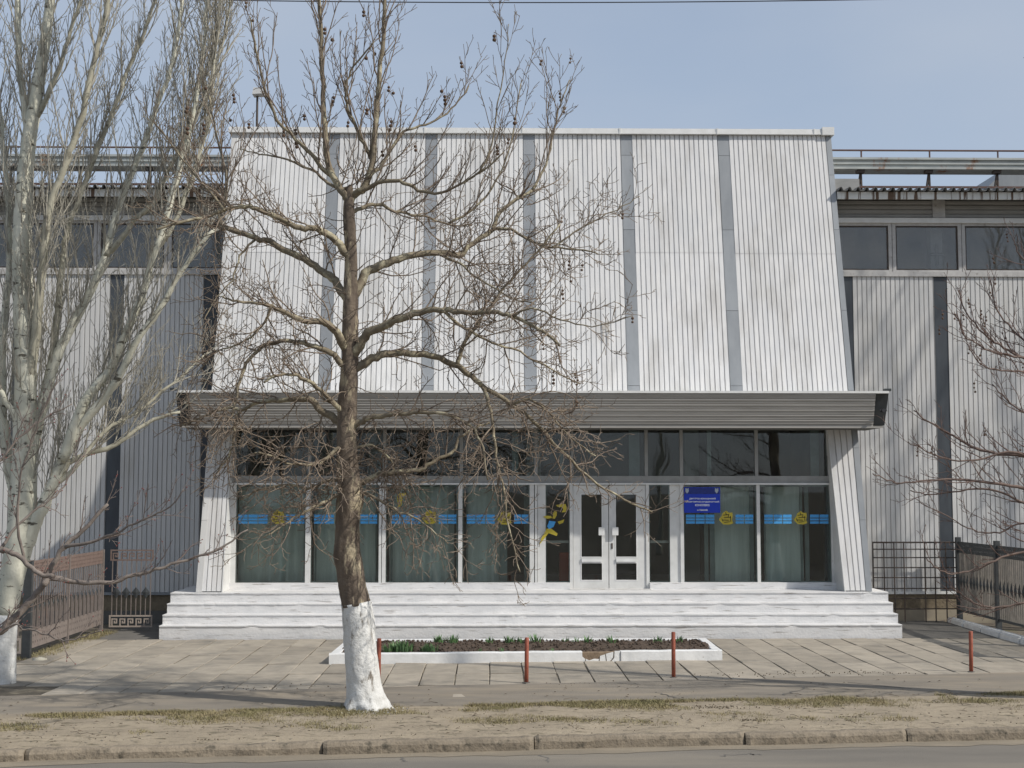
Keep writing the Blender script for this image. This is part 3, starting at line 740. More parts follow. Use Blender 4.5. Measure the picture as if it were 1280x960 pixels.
# ------------------------------------------------ wings
def wz(y, Y=WY): return at(1160, y, Y).z
z_clad0, z_clad1 = wz(739), wz(346)
z_sill1, z_win1 = wz(340), wz(279)
z_trim1, z_band1 = wz(273), wz(250)
EY = 29.15
z_ef0, z_ef1 = wz(249, EY), wz(240, EY)
RXE = edgeX(5, 1) - .05; LXE = edgeX(5, -1) + .05
WXR, WXL = 22.0, -22.0
pil_r = [at(x, 500, WY).x for x in (1060.5, 1179)]
pil_l = [at(x, 500, WY).x for x in (261, 143.5)]
pw = .30
dp = pil_r[1] - pil_r[0]
for side, pils in ((1, pil_r), (-1, pil_l)):
    P = list(pils)
    while abs(P[-1]) < 20: P.append(P[-1] + side * dp)
    wall = MB(); xs_ = sorted((P[0] - side * .6, P[-1] + side * .3))
    wall.box(xs_[0], xs_[1], WY + .05, WY + .25, .0, z_sill1 - .02)
    wl_ = wall.build('wing_wall', 'concrete_dark', hall)
    for a, b in zip(P, P[1:]):
        x0, x1 = sorted((a, b)); x0 += pw / 2; x1 -= pw / 2
        corrugated('corrugated_sheet', 'clad_wing', wl_, lambda x, z, off: Vector((x, WY - off, z)), (x0, x1), (x0, x1), z_clad0, z_clad1, pitch=.105)
    for a in P:
        m = MB(); m.box(a - pw / 2 + .004, a + pw / 2 - .004, WY + .012, WY + .06, z_clad0, z_clad1 - .01); m.build('pilaster', 'pilaster_dark', wl_)
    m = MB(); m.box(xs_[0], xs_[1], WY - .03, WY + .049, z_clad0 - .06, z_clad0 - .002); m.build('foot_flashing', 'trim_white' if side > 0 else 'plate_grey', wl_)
    m = MB(); zp = wz(762); m.box(xs_[0], xs_[1], WY + .02, WY + .05, zp, z_clad0 - .061); m.build('plinth', 'plinth_stone', wl_)
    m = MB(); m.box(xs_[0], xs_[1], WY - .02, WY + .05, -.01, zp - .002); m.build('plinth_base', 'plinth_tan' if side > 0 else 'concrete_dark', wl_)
    # sill, head trim, ribbed band
    m = MB(); m.box(xs_[0], xs_[1], WY - .04, WY + .3, z_clad1 + .002, z_sill1); wsl = m.build('window_sill', 'frame_wing', hall)
    m = MB(); m.box(xs_[0], xs_[1], WY - .05, WY + .3, z_win1, z_trim1); m.build('window_head', 'trim_white', hall)
    m = MB(); k = 4; h = (z_band1 - z_trim1 - .003) / k; prof = []
    for i in range(k):
        z = z_trim1 + .003 + i * h; prof += [(WY + .03, z), (WY + .0, z + h * .3), (WY + .0, z + h * .75), (WY + .03, z + h * .97)]
    for x in xs_:
        for y_, z_ in prof: m.v.append((x, y_, z_))
    q = len(prof); m.f += [(b, b + 1, q + b + 1, q + b) for b in range(q - 1)]
    bd = m.build('ribbed_band', 'band_grey', hall)
    for a in P[1:]:
        m = MB(); m.box(a - .14, a + .14, WY - .035, WY - .002, z_trim1 + .01, z_band1 - .01); m.build('band_bracket', 'frame_wing', bd)
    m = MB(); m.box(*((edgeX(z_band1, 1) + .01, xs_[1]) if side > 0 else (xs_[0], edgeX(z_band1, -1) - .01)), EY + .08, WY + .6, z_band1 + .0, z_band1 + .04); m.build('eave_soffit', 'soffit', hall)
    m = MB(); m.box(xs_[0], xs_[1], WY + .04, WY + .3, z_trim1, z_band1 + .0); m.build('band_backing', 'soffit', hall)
    # windows
    wm = [at(1115.5, 300, WY).x, at(1202.5, 300, WY).x]; step = wm[1] - wm[0]
    if side < 0: wm = [at(121, 300, WY).x, at(121, 300, WY).x - step]
    xs2 = ([wm[0] - side * step] if side > 0 else [wm[0] + 2 * step, wm[0] + step]) + wm
    while abs(xs2[-1]) < 20: xs2.append(xs2[-1] + side * step)
    if side > 0: xs2[0] = max(xs2[0], RXE - .2)
    for a, b in zip(xs2, xs2[1:]):
        x0, x1 = sorted((a, b)); fw = .075; m = MB(); y0, y1 = WY + .02, WY + .1; g0 = .006
        x0 += g0; x1 -= g0; z0, z1 = z_sill1 + .001, z_win1 - .001
        m.box(x0, x0 + fw, y0, y1, z0, z1); m.box(x1 - fw, x1, y0, y1, z0, z1); m.box(x0 + fw, x1 - fw, y0, y1, z0, z0 + fw * .6); m.box(x0 + fw, x1 - fw, y0, y1, z1 - fw * .7, z1)
        w_ = m.build('window', 'frame_wing', hall)
        m = MB(); fi = .03; xa, xb, za, zb2 = x0 + fw, x1 - fw, z0 + fw * .6, z1 - fw * .7
        for (p0, p1, q0, q1) in ((xa, xa + fi, za, zb2), (xb - fi, xb, za, zb2), (xa + fi, xb - fi, za, za + fi), (xa + fi, xb - fi, zb2 - fi, zb2)): m.box(p0, p1, y0 + .03, y1 + .02, q0, q1)
        m.build('sash', 'steel_dark', w_)
        m = MB(); m.box(xa, xb, y0 + .045, y0 + .05, za, zb2); m.build('pane', 'glass_wing', w_)
    # hall interior seen through the strip windows
    m = MB(); m.box(xs_[0], xs_[1], WY + 2.4, WY + 2.5, z_sill1 - 3, z_band1 + .0); m.build('interior_wall', 'interior_pale', hall)
    m = MB(); m.box(xs_[0], xs_[1], WY + 4.0, WY + 4.2, z_sill1 - 3, z_band1 + .2); m.build('rear_wall', 'interior', hall)
    m = MB(); m.box(xs_[0], xs_[1], WY + .3, WY + 4.0, z_band1 + .04, z_band1 + .2); m.build('interior_ceiling', 'interior', hall)
    m = MB(); m.box(xs_[0], xs_[1], WY + .26, WY + 4.0, z_sill1 - 3, z_sill1 - 2.9); m.build('interior_floor', 'interior_pale', hall)
    xe_ = xs_[1] if side > 0 else xs_[0]
    m = MB(); m.box(xe_ - .1, xe_ + .1, WY + .3, WY + 4.2, 0, z_band1); m.build('end_wall', 'clad_wing', hall)
    ze_ = edgeX(z_ef1, side) + side * .02
    xs_ = [ze_, xs_[1]] if side > 0 else [xs_[0], ze_]
    # eave: white fascia board and wavy roofing sheet
    m = MB(); m.box(xs_[0], xs_[1], EY, EY + .05, z_ef0, z_ef1); m.build('eave_fascia', 'eave_fascia', hall)
    m = MB(); x = xs_[0]; pts = []
    pitch = .19; n = int((xs_[1] - xs_[0]) / pitch * 8)
    for i in range(n + 1):
        x = xs_[0] + i * pitch / 8; ph = (i % 8) / 8
        pts.append((x, .075 * max(0, math.sin(2 * math.pi * ph)) ** .7 if math.sin(2 * math.pi * ph) > 0 else 0))
    for (Y_, dz) in ((EY - .12, 0), (WY + 4.2, .28)):
        for x, z in pts: m.v.append((x, Y_, z_ef1 + .004 + z + dz))
    q = len(pts); m.f += [(i, i + 1, q + i + 1, q + i) for i in range(q - 1)]
    o_ = len(m.v)
    for x, z in pts: m.v.append((x, EY - .12, z_ef1 + .016 + z))
    for x, z in pts: m.v.append((x, WY + 4.2, z_ef1 + .296 + z))
    m.f += [(o_ + i, o_ + q + i, o_ + q + i + 1, o_ + i + 1) for i in range(q - 1)]
    m.f += [(i, o_ + i, o_ + i + 1, i + 1) for i in range(q - 1)]
    m.build('roof_sheet', 'eave_sheet', hall)
# interior column with a cross bracket behind the second window
Yc = WY + .45
cx0, cx1 = at(1163, 300, Yc).x, at(1177.5, 300, Yc).x
m = MB(); m.box(cx0, cx1, Yc, Yc + .25, z_sill1 - 2.9, z_band1 + .03); icol = m.build('interior_column', 'trim_white', hall)
m = MB(); a, b = at(1162, 317, Yc), at(1179, 320, Yc); m.box(a.x, b.x, Yc - .12, Yc - .02, b.z, a.z); a, b = at(1168.5, 306, Yc), at(1172, 332, Yc); m.box(a.x, b.x, Yc - .1, Yc - .003, b.z, a.z)
m.build('bracket', 'frame_wing', icol)

# ------------------------------------------------ service gangways on the roofs
def gangway(side, label):
    Y = 31.0
    z_ = lambda y: at(1160, y, Y).z
    xa, xb = (TR.x + .02, 20.0) if side > 0 else (-20.0, TL.x - .02)
    o = thing('roof_gangway', ((xa + xb) / 2, Y, z_(245)), label, 'gangway')
    zb0, zb1 = z_(212), z_(197.5)
    m = MB(); hm = (zb0 + zb1) / 2
    prof = [(Y - .05, zb0), (Y - .05, zb0 + .05), (Y + .0, zb0 + .05), (Y + .0, hm - .02), (Y - .03, hm - .02), (Y - .03, hm + .02), (Y + .0, hm + .02), (Y + .0, zb1 - .05), (Y - .05, zb1 - .05), (Y - .05, zb1), (Y + .5, zb1), (Y + .5, zb0)]
    for x in (xa, xb):
        for y_, zz in prof: m.v.append((x, y_, zz))
    q = len(prof); m.f += [(b, (b + 1) % q, q + (b + 1) % q, q + b) for b in range(q)]
    m.f += [tuple(range(q)), tuple(range(q, 2 * q))[::-1]]
    m.build('walkway_beam', 'gang_paint', o)
    m = MB(); m.tube([(xa, Y + .02, z_(188)), (xb, Y + .02, z_(188))], [.022, .022], 6); m.build('handrail', 'rust_rail', o)
    m = MB(); m.box(xa, xb, Y + .0, Y + .04, z_(235), z_(232.5)); m.build('lower_rail', 'rust_rail', o)
    p0 = [at(x, 200, Y).x for x in (1077, 1162.5, 1248)]; d = p0[1] - p0[0]
    if side > 0: ps = [p0[0] + d * k for k in range(0, 7)]
    else: ps = [at(100, 200, Y).x + d * (1 - k) for k in range(0, 9)]
    zr = z_(246)
    for x in ps:
        if not (xa < x < xb): continue
        m = MB(); m.tube([(x, Y + .02, zb1 - .01), (x, Y + .02, z_(188))], [.02, .02], 6); m.build('stanchion', 'rust_rail', o)
        m = MB(); m.box(x - .10, x + .07, Y + .01, Y + .18, zb0 - .075, zb0 - .002); m.build('post_cap', 'steel_dark', o)
        for (xt, xbm) in ((x + .0, x + .015), (x - .01, x - .10)):
            m = MB(); m.tube([(xt, Y + .09, zb0 - .07), (xbm, Y + .09, zr)], [.028, .028], 6); m.build('leg', 'steel_dark', o)
gangway(1, 'rust stained steel gangway with handrail on the roof before the slanted grey shed')
gangway(-1, 'pale steel gangway with handrail on the roof behind the poplar')
# grey hood beside the entrance block and the slanted rooftop shed beyond
a, b = at(1042, 249, 30.2), at(1071, 226, 30.2)
hd = thing('roof_hood', (a.x, 30.2, a.z), 'grey sheet metal hood on the roof against the entrance block', 'roof hood')
m = MB(); zt2 = b.z; m.hexa([(TR.x + .05, 30.0, zt2 - .28), (b.x, 30.0, zt2 - .28), (b.x, 30.9, zt2 - .28), (TR.x + .05, 30.9, zt2 - .28)], [(TR.x + .05, 30.0, zt2), (b.x, 30.0, zt2), (b.x, 30.9, zt2), (TR.x + .05, 30.9, zt2)])
m.build('cover', 'band_grey', hd)
m = MB(); m.box(TR.x + .07, b.x - .12, 30.05, 30.9, z_ef1 - .05, zt2 - .281); m.build('shaft', 'soffit', hd)
Ysd = 33.6
A, B, C_ = at(1222, 246, Ysd), at(1263, 206, Ysd), at(1420, 206, Ysd)
m = MB(); m.prism([A, (C_.x, Ysd, A.z), (C_.x, Ysd, B.z), B], (0, 3, 0))
tag(m.build('rooftop_shed', 'plate_grey'), 'grey blue shed with a sloping side on the roof beyond the gangway', 'shed')
# floodlight mast seen over the coping
fl = thing('floodlight_mast', (at(321, 165, 31).x, 31, ZT - .02), 'small white floodlight on a thin dark mast above the roof coping', 'floodlight')
xm = at(321, 165, 31).x
m = MB(); m.tube([(xm, 31, ZT - .02), (xm, 31, at(321, 117, 31).z)], [.03, .025], 8); m.build('mast', 'steel_dark', fl)
a, b = at(316, 119, 30.9), at(330, 110, 30.9)
m = MB(); m.hexa([(a.x, 30.8, a.z), (b.x, 30.8, a.z + .02), (b.x, 31.1, a.z + .02), (a.x, 31.1, a.z)], [(a.x + .02, 30.85, b.z), (b.x, 30.85, b.z), (b.x, 31.1, b.z), (a.x + .02, 31.1, b.z)]); m.build('lamp_head', 'lamp_white', fl)

# ================================================================== FENCES
def greek_band(m, P, w, h, n, t=.022):
    """band of n key units in a local (u, v) frame; P(u, v, d) -> point."""
    def bar(u0, u1, v0, v1):
        m.hexa([P(u0, v0, 0), P(u1, v0, 0), P(u1, v0, .02), P(u0, v0, .02)], [P(u0, v1, 0), P(u1, v1, 0), P(u1, v1, .02), P(u0, v1, .02)])
    bar(0, w, 0, t); bar(0, w, h - t, h); bar(0, t, t, h - t); bar(w - t, w, t, h - t)
    iw = (w - 2 * t) / n; ih = h - 2 * t; e = t * .75
    for i in range(n):
        u = t + i * iw; s = iw
        bar(u + s * .12, u + s * .12 + e, t, t + ih * .8)
        bar(u + s * .12 + e, u + s * .82, t + ih * .8 - e, t + ih * .8)
        bar(u + s * .82 - e, u + s * .82, t + ih * .25, t + ih * .8 - e)
        bar(u + s * .42, u + s * .82 - e, t + ih * .25, t + ih * .25 + e)
        bar(u + s * .42, u + s * .42 + e, t + ih * .25 + e, t + ih * .55)
def lattice_band(m, P, w, h, rows, hole=.035, pitch=.075, t=.012):
    """plate with rows of square holes, made of strips."""
    def bar(u0, u1, v0, v1):
        m.hexa([P(u0, v0, 0), P(u1, v0, 0), P(u1, v0, t), P(u0, v0, t)], [P(u0, v1, 0), P(u1, v1, 0), P(u1, v1, t), P(u0, v1, t)])
    gap = (h - rows * hole) / (rows + 1)
    v = 0
    for r in range(rows + 1):
        bar(0, w, v, v + gap); v += gap + hole
    n = int(w / pitch)
    for r in range(rows):
        v0 = gap + r * (gap + hole)
        for i in range(n + 1):
            u0 = i * w / (n + .5); bar(u0, min(w, u0 + w / (n + .5) - hole), v0, v0 + hole)
FX = -7.87
fence = thing('side_fence', (FX, 25.8, 0), 'rusty brown steel fence of thin bars running back beside the forecourt', 'fence')
F0, F1 = 23.55, 28.0
ftop0, ftop1 = at(47, 703, F0).z, at(136, 687, F1).z
def fz(Y, top): return (1.50 if top else 0)
zt_f = (ftop0 + ftop1) / 2
P_bar = None
FM = (F0 + F1) / 2
barm = MB(); barm.box(-.009, .009, -.009, .009, .0, 1.0); bar_me = barm.mesh('bar', 'fence_brown')
orn = MB(); orn.add([(0, -.05, 0), (.015, 0, 0), (0, .05, 0), (-.015, 0, 0), (0, 0, .09), (0, 0, -.11)], [(0, 1, 4), (1, 2, 4), (2, 3, 4), (3, 0, 4), (1, 0, 5), (2, 1, 5), (3, 2, 5), (0, 3, 5)])
orn_me = orn.mesh('spear_ornament', 'fence_dark')
for (ya, yb) in ((F0 + .06, FM - .03), (FM + .03, F1 - .03)):
    w = yb - ya
    m = MB(); lattice_band(m, lambda u, v, d: Vector((FX + d, ya + u, zt_f - .26 + v)), w, .26, 3, .03, .085); m.build('top_band', 'fence_rust', fence)
    m = MB(); lattice_band(m, lambda u, v, d: Vector((FX + d, ya + u, .16 + v)), w, .30, 2, .04, .12); m.build('bottom_band', 'fence_brown', fence)
    n = 17
    for i in range(n):
        y = ya + (i + .5) * w / n
        o = put('bar', bar_me, None, (FX, y, .45)); o.scale = (1, 1, zt_f - .26 - .44); adopt(o, fence)
        if i % 2 == 0:
            o = put('spear_ornament', orn_me, None, (FX, y, .86)); adopt(o, fence)
        if i % 2:
            o = put('bar', bar_me, None, (FX + .03, y - .04, .45)); o.scale = (.7, .7, .42); adopt(o, fence)
for Y, mat, r in ((F0, 'fence_dark', .07), (FM, 'fence_brown', .03), (F1, 'fence_brown', .035)):
    m = MB(); m.box(FX - r, FX + r, Y - r * .7, Y + r * .7, -.02, zt_f + .02); m.build('post', mat, fence)
# return panel with key pattern, half hidden in the shade of the entrance block
rp = thing('fence_gate', (-7.4, 28.1, 0), 'wrought fence gate with key pattern bands beside the white steps', 'gate')
gw = at(191, 735, 28.1).x - at(137, 735, 28.1).x; gxa = at(137, 735, 28.1).x
m = MB(); zt2, zb2 = at(150, 687, 28.1).z, at(150, 701, 28.1).z
greek_band(m, lambda u, v, d: Vector((gxa + u, 28.1 + d, zb2 + v)), gw, zt2 - zb2, 5, .03); m.build('key_band', 'fence_rust', rp)
m = MB(); zt3, zb3 = at(150, 769, 28.1).z, at(150, 784, 28.1).z
greek_band(m, lambda u, v, d: Vector((gxa + u, 28.1 + d, zb3 + v)), gw, zt3 - zb3, 5, .03); m.build('key_band', 'fence_pale', rp)
for i in range(9):
    o = put('bar', bar_me, None, (gxa + gw * (i + .5) / 9, 28.11, zt3 - .005)); o.scale = (.9, .9, zb2 - zt3 + .01); adopt(o, rp)
for i in range(4):
    o = put('spear_ornament', orn_me, None, (gxa + gw * (i + .7) / 4.4, 28.09, .80)); o.rotation_euler = (0, 0, math.pi / 2); o.scale = (1, 1.7, 1.2); adopt(o, rp)
# front panel behind the poplar
fp = thing('front_fence', (-9, 23.5, 0), 'fence panel with a pale key pattern band standing behind the white poplar trunk', 'fence')
xa = at(-70, 735, 23.5).x; xb = FX - .08; w = xb - xa
zt3, zb3 = at(30, 798, 23.5).z, at(30, 817, 23.5).z
m = MB(); greek_band(m, lambda u, v, d: Vector((xa + u, 23.5 + d, zb3 + v)), w, zt3 - zb3, 5, .035); m.build('key_band', 'fence_pale', fp)
m = MB(); greek_band(m, lambda u, v, d: Vector((xa + u, 23.5 + d, zt_f - .24 + v)), w, .24, 5, .035); m.build('key_band', 'fence_rust', fp)
for i in range(11):
    o = put('bar', bar_me, None, (xa + w * (i + .5) / 11, 23.51, zt3 - .01)); o.scale = (1, 1, zt_f - .24 - zt3 + .02); adopt(o, fp)
m = MB(); m.box(xa - .1, xa + .0, 23.45, 23.55, -.02, zt_f + .05); m.build('post', 'fence_dark', fp)
m = MB(); q_ = gnd(47, 828); m.ball((q_.x, q_.y + .1, .03), .13)
for i, v in enumerate(m.v): m.v[i] = (q_.x + (v[0] - q_.x) * 1.1, v[1], .02 + (v[2] - .03) * .5)
tag(m.build('stone', 'stone_pale', None, True), 'pale loose stone at the foot of the dark fence post', 'stone')

# right-hand: mesh gate and picket fence on a painted kerb
RX = 10.12
mg = thing('mesh_gate', (9.2, 29.45, 0), 'welded grid gate closing the gap beside the white steps', 'gate')
MY = 29.45
def mz(y): return at(1150, y, MY).z
def mxp(x): return at(x, 720, MY).x
hys = (678, 686.5, 697, 709.5, 722, 735.5, 748, 761)
x0_, x1_ = mxp(1091.5), mxp(1199)
for y in hys:
    m = MB(); m.tube([(x0_, MY, mz(y)), (x1_, MY, mz(y))], [.013 if y > 679 else .018] * 2, 6); m.build('bar', 'steel_dark', mg)
for x in (1091.5, 1105, 1117.8, 1130, 1156, 1168.6, 1182.4, 1198):
    m = MB(); m.tube([(mxp(x), MY - .02, .04), (mxp(x), MY - .02, mz(677))], [.014, .014], 6); m.build('bar', 'steel_dark', mg)
rf = thing('picket_fence', (RX, 27, 0), 'dark steel fence with pale pickets and a dotted top band on a grey kerb', 'fence')
zt_r = at(1220, 677, 28.4).z
posts = [29.4, 27.15, 24.9, 22.65]
pick = MB(); pick.box(-.012, .012, -.016, .016, 0, 1); pick_me = pick.mesh('picket', 'picket')
orn2 = MB(); orn2.add([(0, -.045, 0), (.035, 0, 0), (0, .045, 0), (-.035, 0, 0), (0, 0, .16), (0, 0, -.14)], [(0, 1, 4), (1, 2, 4), (2, 3, 4), (3, 0, 4), (1, 0, 5), (2, 1, 5), (3, 2, 5), (0, 3, 5)])
orn2_me = orn2.mesh('spear_ornament', 'fence_dark')
for Y in posts:
    m = MB(); m.box(RX - .05, RX + .05, Y - .05, Y + .05, -.02, zt_r + .06); m.build('post', 'fence_dark', rf)
for ya, yb in zip(posts[1:], posts[:-1]):
    w = yb - ya - .1
    m = MB(); lattice_band(m, lambda u, v, d: Vector((RX - .012 + d, ya + .05 + u, zt_r - .27 + v)), w, .24, 2, .035, .09); m.build('top_band', 'fence_dark', rf)
    m = MB(); m.box(RX - .015, RX + .015, ya + .05, yb - .05, .28, .33); m.build('bottom_rail', 'fence_dark', rf)
    n = 22
    for i in range(n):
        y = ya + .05 + (i + .5) * w / n
        o = put('picket', pick_me, None, (RX, y, .32)); o.scale = (1, 1, zt_r - .27 - .32); adopt(o, rf)
        if i % 2 == 0:
            o = put('spear_ornament', orn2_me, None, (RX - .02, y, .93)); adopt(o, rf)
m = MB(); ca, cb = 22.4, 29.5
for k in range(9):
    pass
kb = thing('fence_kerb', (9.95, 26, 0), 'low kerb painted grey white under the picket fence', 'kerb')
for k in range(7):
    ya = ca + (cb - ca) * k / 7; yb = ca + (cb - ca) * (k + 1) / 7 - .012
    m = MB(); m.box(9.86 + rnd.uniform(-.01, .01), 10.03, ya, yb, -.02, .15); me = m.mesh('kerb_stone', 'planter_paint'); bevelled(me, .03, 2); put('kerb_stone', me, kb)
m = MB(); m.box(10.031, 10.35, 22.4, 29.5, -.02, .05)
m.build('soil_strip', 'ground_soil', kb)

# ================================================================== FLOWER BED, BOLLARDS
bed = thing('flower_bed', (.6, 23.6, 0), 'long flower bed of dark soil inside a low cracked white kerb', 'flower bed')
f0, f1 = gnd(411, 832), gnd(903, 826.5)
b0, b1 = Vector((-2.57, 24.9, 0)), Vector((3.95, 25.0, 0))
H = .185
def curb(a, b, th, name='kerb', mat='planter_paint', h=H, side=1, n=40, drop=None):
    a, b = Vector(a), Vector(b); d = (b - a); nr = Vector((-d.y, d.x, 0)).normalized() * side
    m = MB(); prof = [(0, -.02), (.0, h - .012), (.012, h), (th - .012, h), (th, h - .012), (th, -.02)]
    for i in range(n + 1):
        p = a + d * i / n
        w = .008 * mnoise.noise(p * 2) + .005 * mnoise.noise(p * 9)
        for u, z in prof:
            m.v.append(tuple(p + nr * (u + w) + Vector((0, 0, z + (w if z > 0 else 0)))))
    q = len(prof)
    for i in range(n):
        for k in range(q - 1): m.f.append((i * q + k, (i + 1) * q + k, (i + 1) * q + k + 1, i * q + k + 1))
    m.f.append(tuple(range(q))[::-1]); m.f.append(tuple(n * q + k for k in range(q)))
    return m.build(name, mat, bed)
def fl_(t): return f0 + (f1 - f0) * t
t1, t2 = (725 - 411) / 492, (774 - 411) / 492
curb(fl_(0), fl_(t1), .16); curb(fl_(t2), fl_(1), .16)
# broken stretch: rough mortar core with loose plates of paint
curb(fl_(t1) + Vector((.005, .035, 0)), fl_(t2) + Vector((-.005, .035, 0)), .12, 'broken_core', 'mortar', H - .015, 1, 24)
def plate(poly, name='paint_plate'):
    """loose plate of painted render; poly in (metres along the break, metres up)."""
    o_ = rnd.uniform(-.008, .012); L_ = (fl_(t2) - fl_(t1)).length
    pts = [fl_(t1 + (t2 - t1) * u / L_) + Vector((0, .006 + o_ + rnd.uniform(-.004, .004), max(-.015, z))) for u, z in poly]
    m = MB(); m.prism(pts, (0, .03, 0)); m.build(name, 'planter_paint', bed)
plate([(0, -.01), (.06, -.01), (.045, .06), (.02, .085), (0, .10)])
plate([(.07, -.01), (.27, -.01), (.28, .055), (.2, .06), (.12, .035), (.055, .06)])
plate([(.29, .0), (.40, .0), (.385, .13), (.30, .105)])
plate([(.415, .0), (.45, .0), (.52, .08), (.525, .17), (.40, .14)])
plate([(.475, .0), (.645, -.01), (.645, H), (.545, H), (.54, .075)])
side_l0 = fl_(0) + Vector((0, .165, 0)); curb(b0, side_l0, .16, n=16); curb(fl_(1) + Vector((0, .165, 0)), b1, .16, n=16)
curb(b1 + Vector((-.165, -.0, 0)), b0 + Vector((.165, 0, 0)), .14, n=40)
m = MB(); nx, ny = 120, 40
for j in range(ny + 1):
    for i in range(nx + 1):
        u, v = i / nx, j / ny
        A_ = f0 + (f1 - f0) * u + Vector((0, .15, 0)); B_ = b0 + (b1 - b0) * u - Vector((0, .10, 0)); p = A_ + (B_ - A_) * v
        p.x = p.x + (.12 if u < .5 else -.12) * abs(1 - 2 * u)
        z = H - .06 + .07 * math.sin(math.pi * v) ** .6 + .02 * mnoise.noise(p * 3) + .02 * mnoise.noise(p * 11) + rnd.uniform(-.006, .006)
        m.v.append((p.x, p.y, z))
for j in range(ny):
    for i in range(nx):
        a = j * (nx + 1) + i; m.f.append((a, a + 1, a + nx + 2, a + nx + 1))
m.build('soil', 'bed_soil', bed)
m = MB()
for k in range(900):
    u, v = rnd.random(), rnd.uniform(.06, .95); p = (f0 + (f1 - f0) * u) * (1 - v) + (b0 + (b1 - b0) * u) * v
    p.x = min(max(p.x, -2.35), 3.7); p.y = max(p.y, lineY(f0, f1, p.x) + .2)
    p.y = min(p.y, 24.75)
    m.ball((p.x, p.y, H - .05 + .07 * math.sin(math.pi * v) ** .6 + .01), rnd.uniform(.008, .026))
tag(m.build('soil_clods', 'bed_soil', bed), kind='stuff')
def clump(px, py, size, n, small=False):
    Y = 23.0 if py > 806 else 24.2
    p = at(px, py, Y); base = Vector((p.x, Y, H - .02))
    m = MB()
    for i in range(n):
        a = rnd.uniform(0, 6.28); r = rnd.random() ** .5 * size * .55
        q = base + Vector((math.cos(a) * r, math.sin(a) * r * .8, 0)); h = size * rnd.uniform(.55, 1.05)
        lean = Vector((math.cos(a), math.sin(a), 0)) * rnd.uniform(.1, .55) * h
        sd = Vector((-math.sin(a), math.cos(a), 0)) * size * rnd.uniform(.05, .075)
        mid = q + lean * .35 + Vector((0, 0, h * .6)); tip = q + lean + Vector((0, 0, h))
        m.add([q - sd * .7, q + sd * .7, mid + sd, mid - sd, tip], [(0, 1, 2, 3), (3, 2, 4)])
    o = m.build('sprout_clump', 'sprout')
    big = 'large tuft of spring sprouts in the flower bed' if size > .17 else 'small tuft of green spring sprouts in the flower bed'
    tag(o, big, 'plant', 'large sprout tufts' if size > .17 else 'small sprout tufts')
for px_c, py_c, s_, n_ in ((484, 812, .17, 40), (496, 812, .23, 50), (505, 808, .25, 60), (512, 813, .18, 40), (531, 813, .17, 36), (540, 811, .21, 44), (549, 801, .21, 46), (566, 801, .21, 46),
                           (612, 798, .16, 30), (636, 803, .2, 40), (650, 800, .16, 34), (670, 806, .22, 44), (706, 806, .16, 28), (720, 797, .15, 26), (734, 797, .18, 34), (765, 796, .19, 40),
                           (822, 798, .18, 34), (847, 802, .18, 34), (600, 812, .1, 20), (628, 813, .1, 20), (540, 815, .1, 18), (690, 812, .09, 14)):
    clump(px_c, py_c, s_ * .85, int(n_ * .8))
for x, yb, yt, lab in ((473, 861, 798, 'orange steel bollard standing beside the whitewashed tree trunk'), (658, 855.5, 797, 'orange steel bollard before the middle of the flower bed'),
                       (842, 849, 790, 'orange steel bollard by the cracked end of the flower bed'), (1214, 842, 789, 'orange steel bollard before the picket fence kerb')):
    p = gnd(x, yb); h = at(x, yt, p.y).z; t = thing('bollard', (p.x, p.y, 0), lab, 'bollard', 'orange bollards along the forecourt')
    dx = rnd.uniform(-.012, .012)
    m = MB(); m.tube([(p.x, p.y, -.03), (p.x + dx * .5, p.y, h * .5), (p.x + dx, p.y, h - .006), (p.x + dx, p.y, h)], [.031, .031, .031, .027], 14); m.build('post', 'orange_paint', t, True)
    m = MB(); m.tube([(p.x, p.y, -.03), (p.x, p.y, .032), (p.x, p.y, .036)], [.06, .06, .045], 12, lump=.2); m.build('footing', 'concrete_dark', t)

# ================================================================== TREES
def catmull(pts, rad, k):
    out, ro = [], []
    n = len(pts)
    for i in range(n - 1):
        p0, p1, p2, p3 = pts[max(i - 1, 0)], pts[i], pts[i + 1], pts[min(i + 2, n - 1)]
        for j in range(k):
            t = j / k
            out.append(.5 * ((2 * p1) + (p2 - p0) * t + (2 * p0 - 5 * p1 + 4 * p2 - p3) * t * t + (3 * p1 - p0 - 3 * p2 + p3) * t ** 3)); ro.append(rad[i] + (rad[i + 1] - rad[i]) * t)
    out.append(pts[-1]); ro.append(rad[-1]); return out, ro
def trace(pix, Y0, Y1, r0, r1, k=4, jit=.014, p=.62):
    """photo polyline -> smooth 3D limb that starts at depth Y0 and drifts to Y1; radii in photo pixels."""
    n = len(pix); L = [0]
    for a, b in zip(pix, pix[1:]): L.append(L[-1] + math.hypot(a[0] - b[0], a[1] - b[1]))
    pts, rad = [], []
    for (x, y), l in zip(pix, L):
        f = l / L[-1]; Y = Y0 + (Y1 - Y0) * f
        pts.append(at(x, y, Y)); rad.append((r0 + (r1 - r0) * f ** p) * Y / FPX)
    pts, rad = catmull(pts, rad, k)
    for i in range(1, len(pts) - 1): pts[i] += Vector((rnd.uniform(-jit, jit), rnd.uniform(-jit, jit), rnd.uniform(-jit, jit)))
    return pts, rad
class Style:
    def __init__(s, **k): s.__dict__.update(k)
class Crown:
    def __init__(s): s.tw = MB(); s.balls = MB(); s.buds = MB(); s.tips = []; s.n = 0
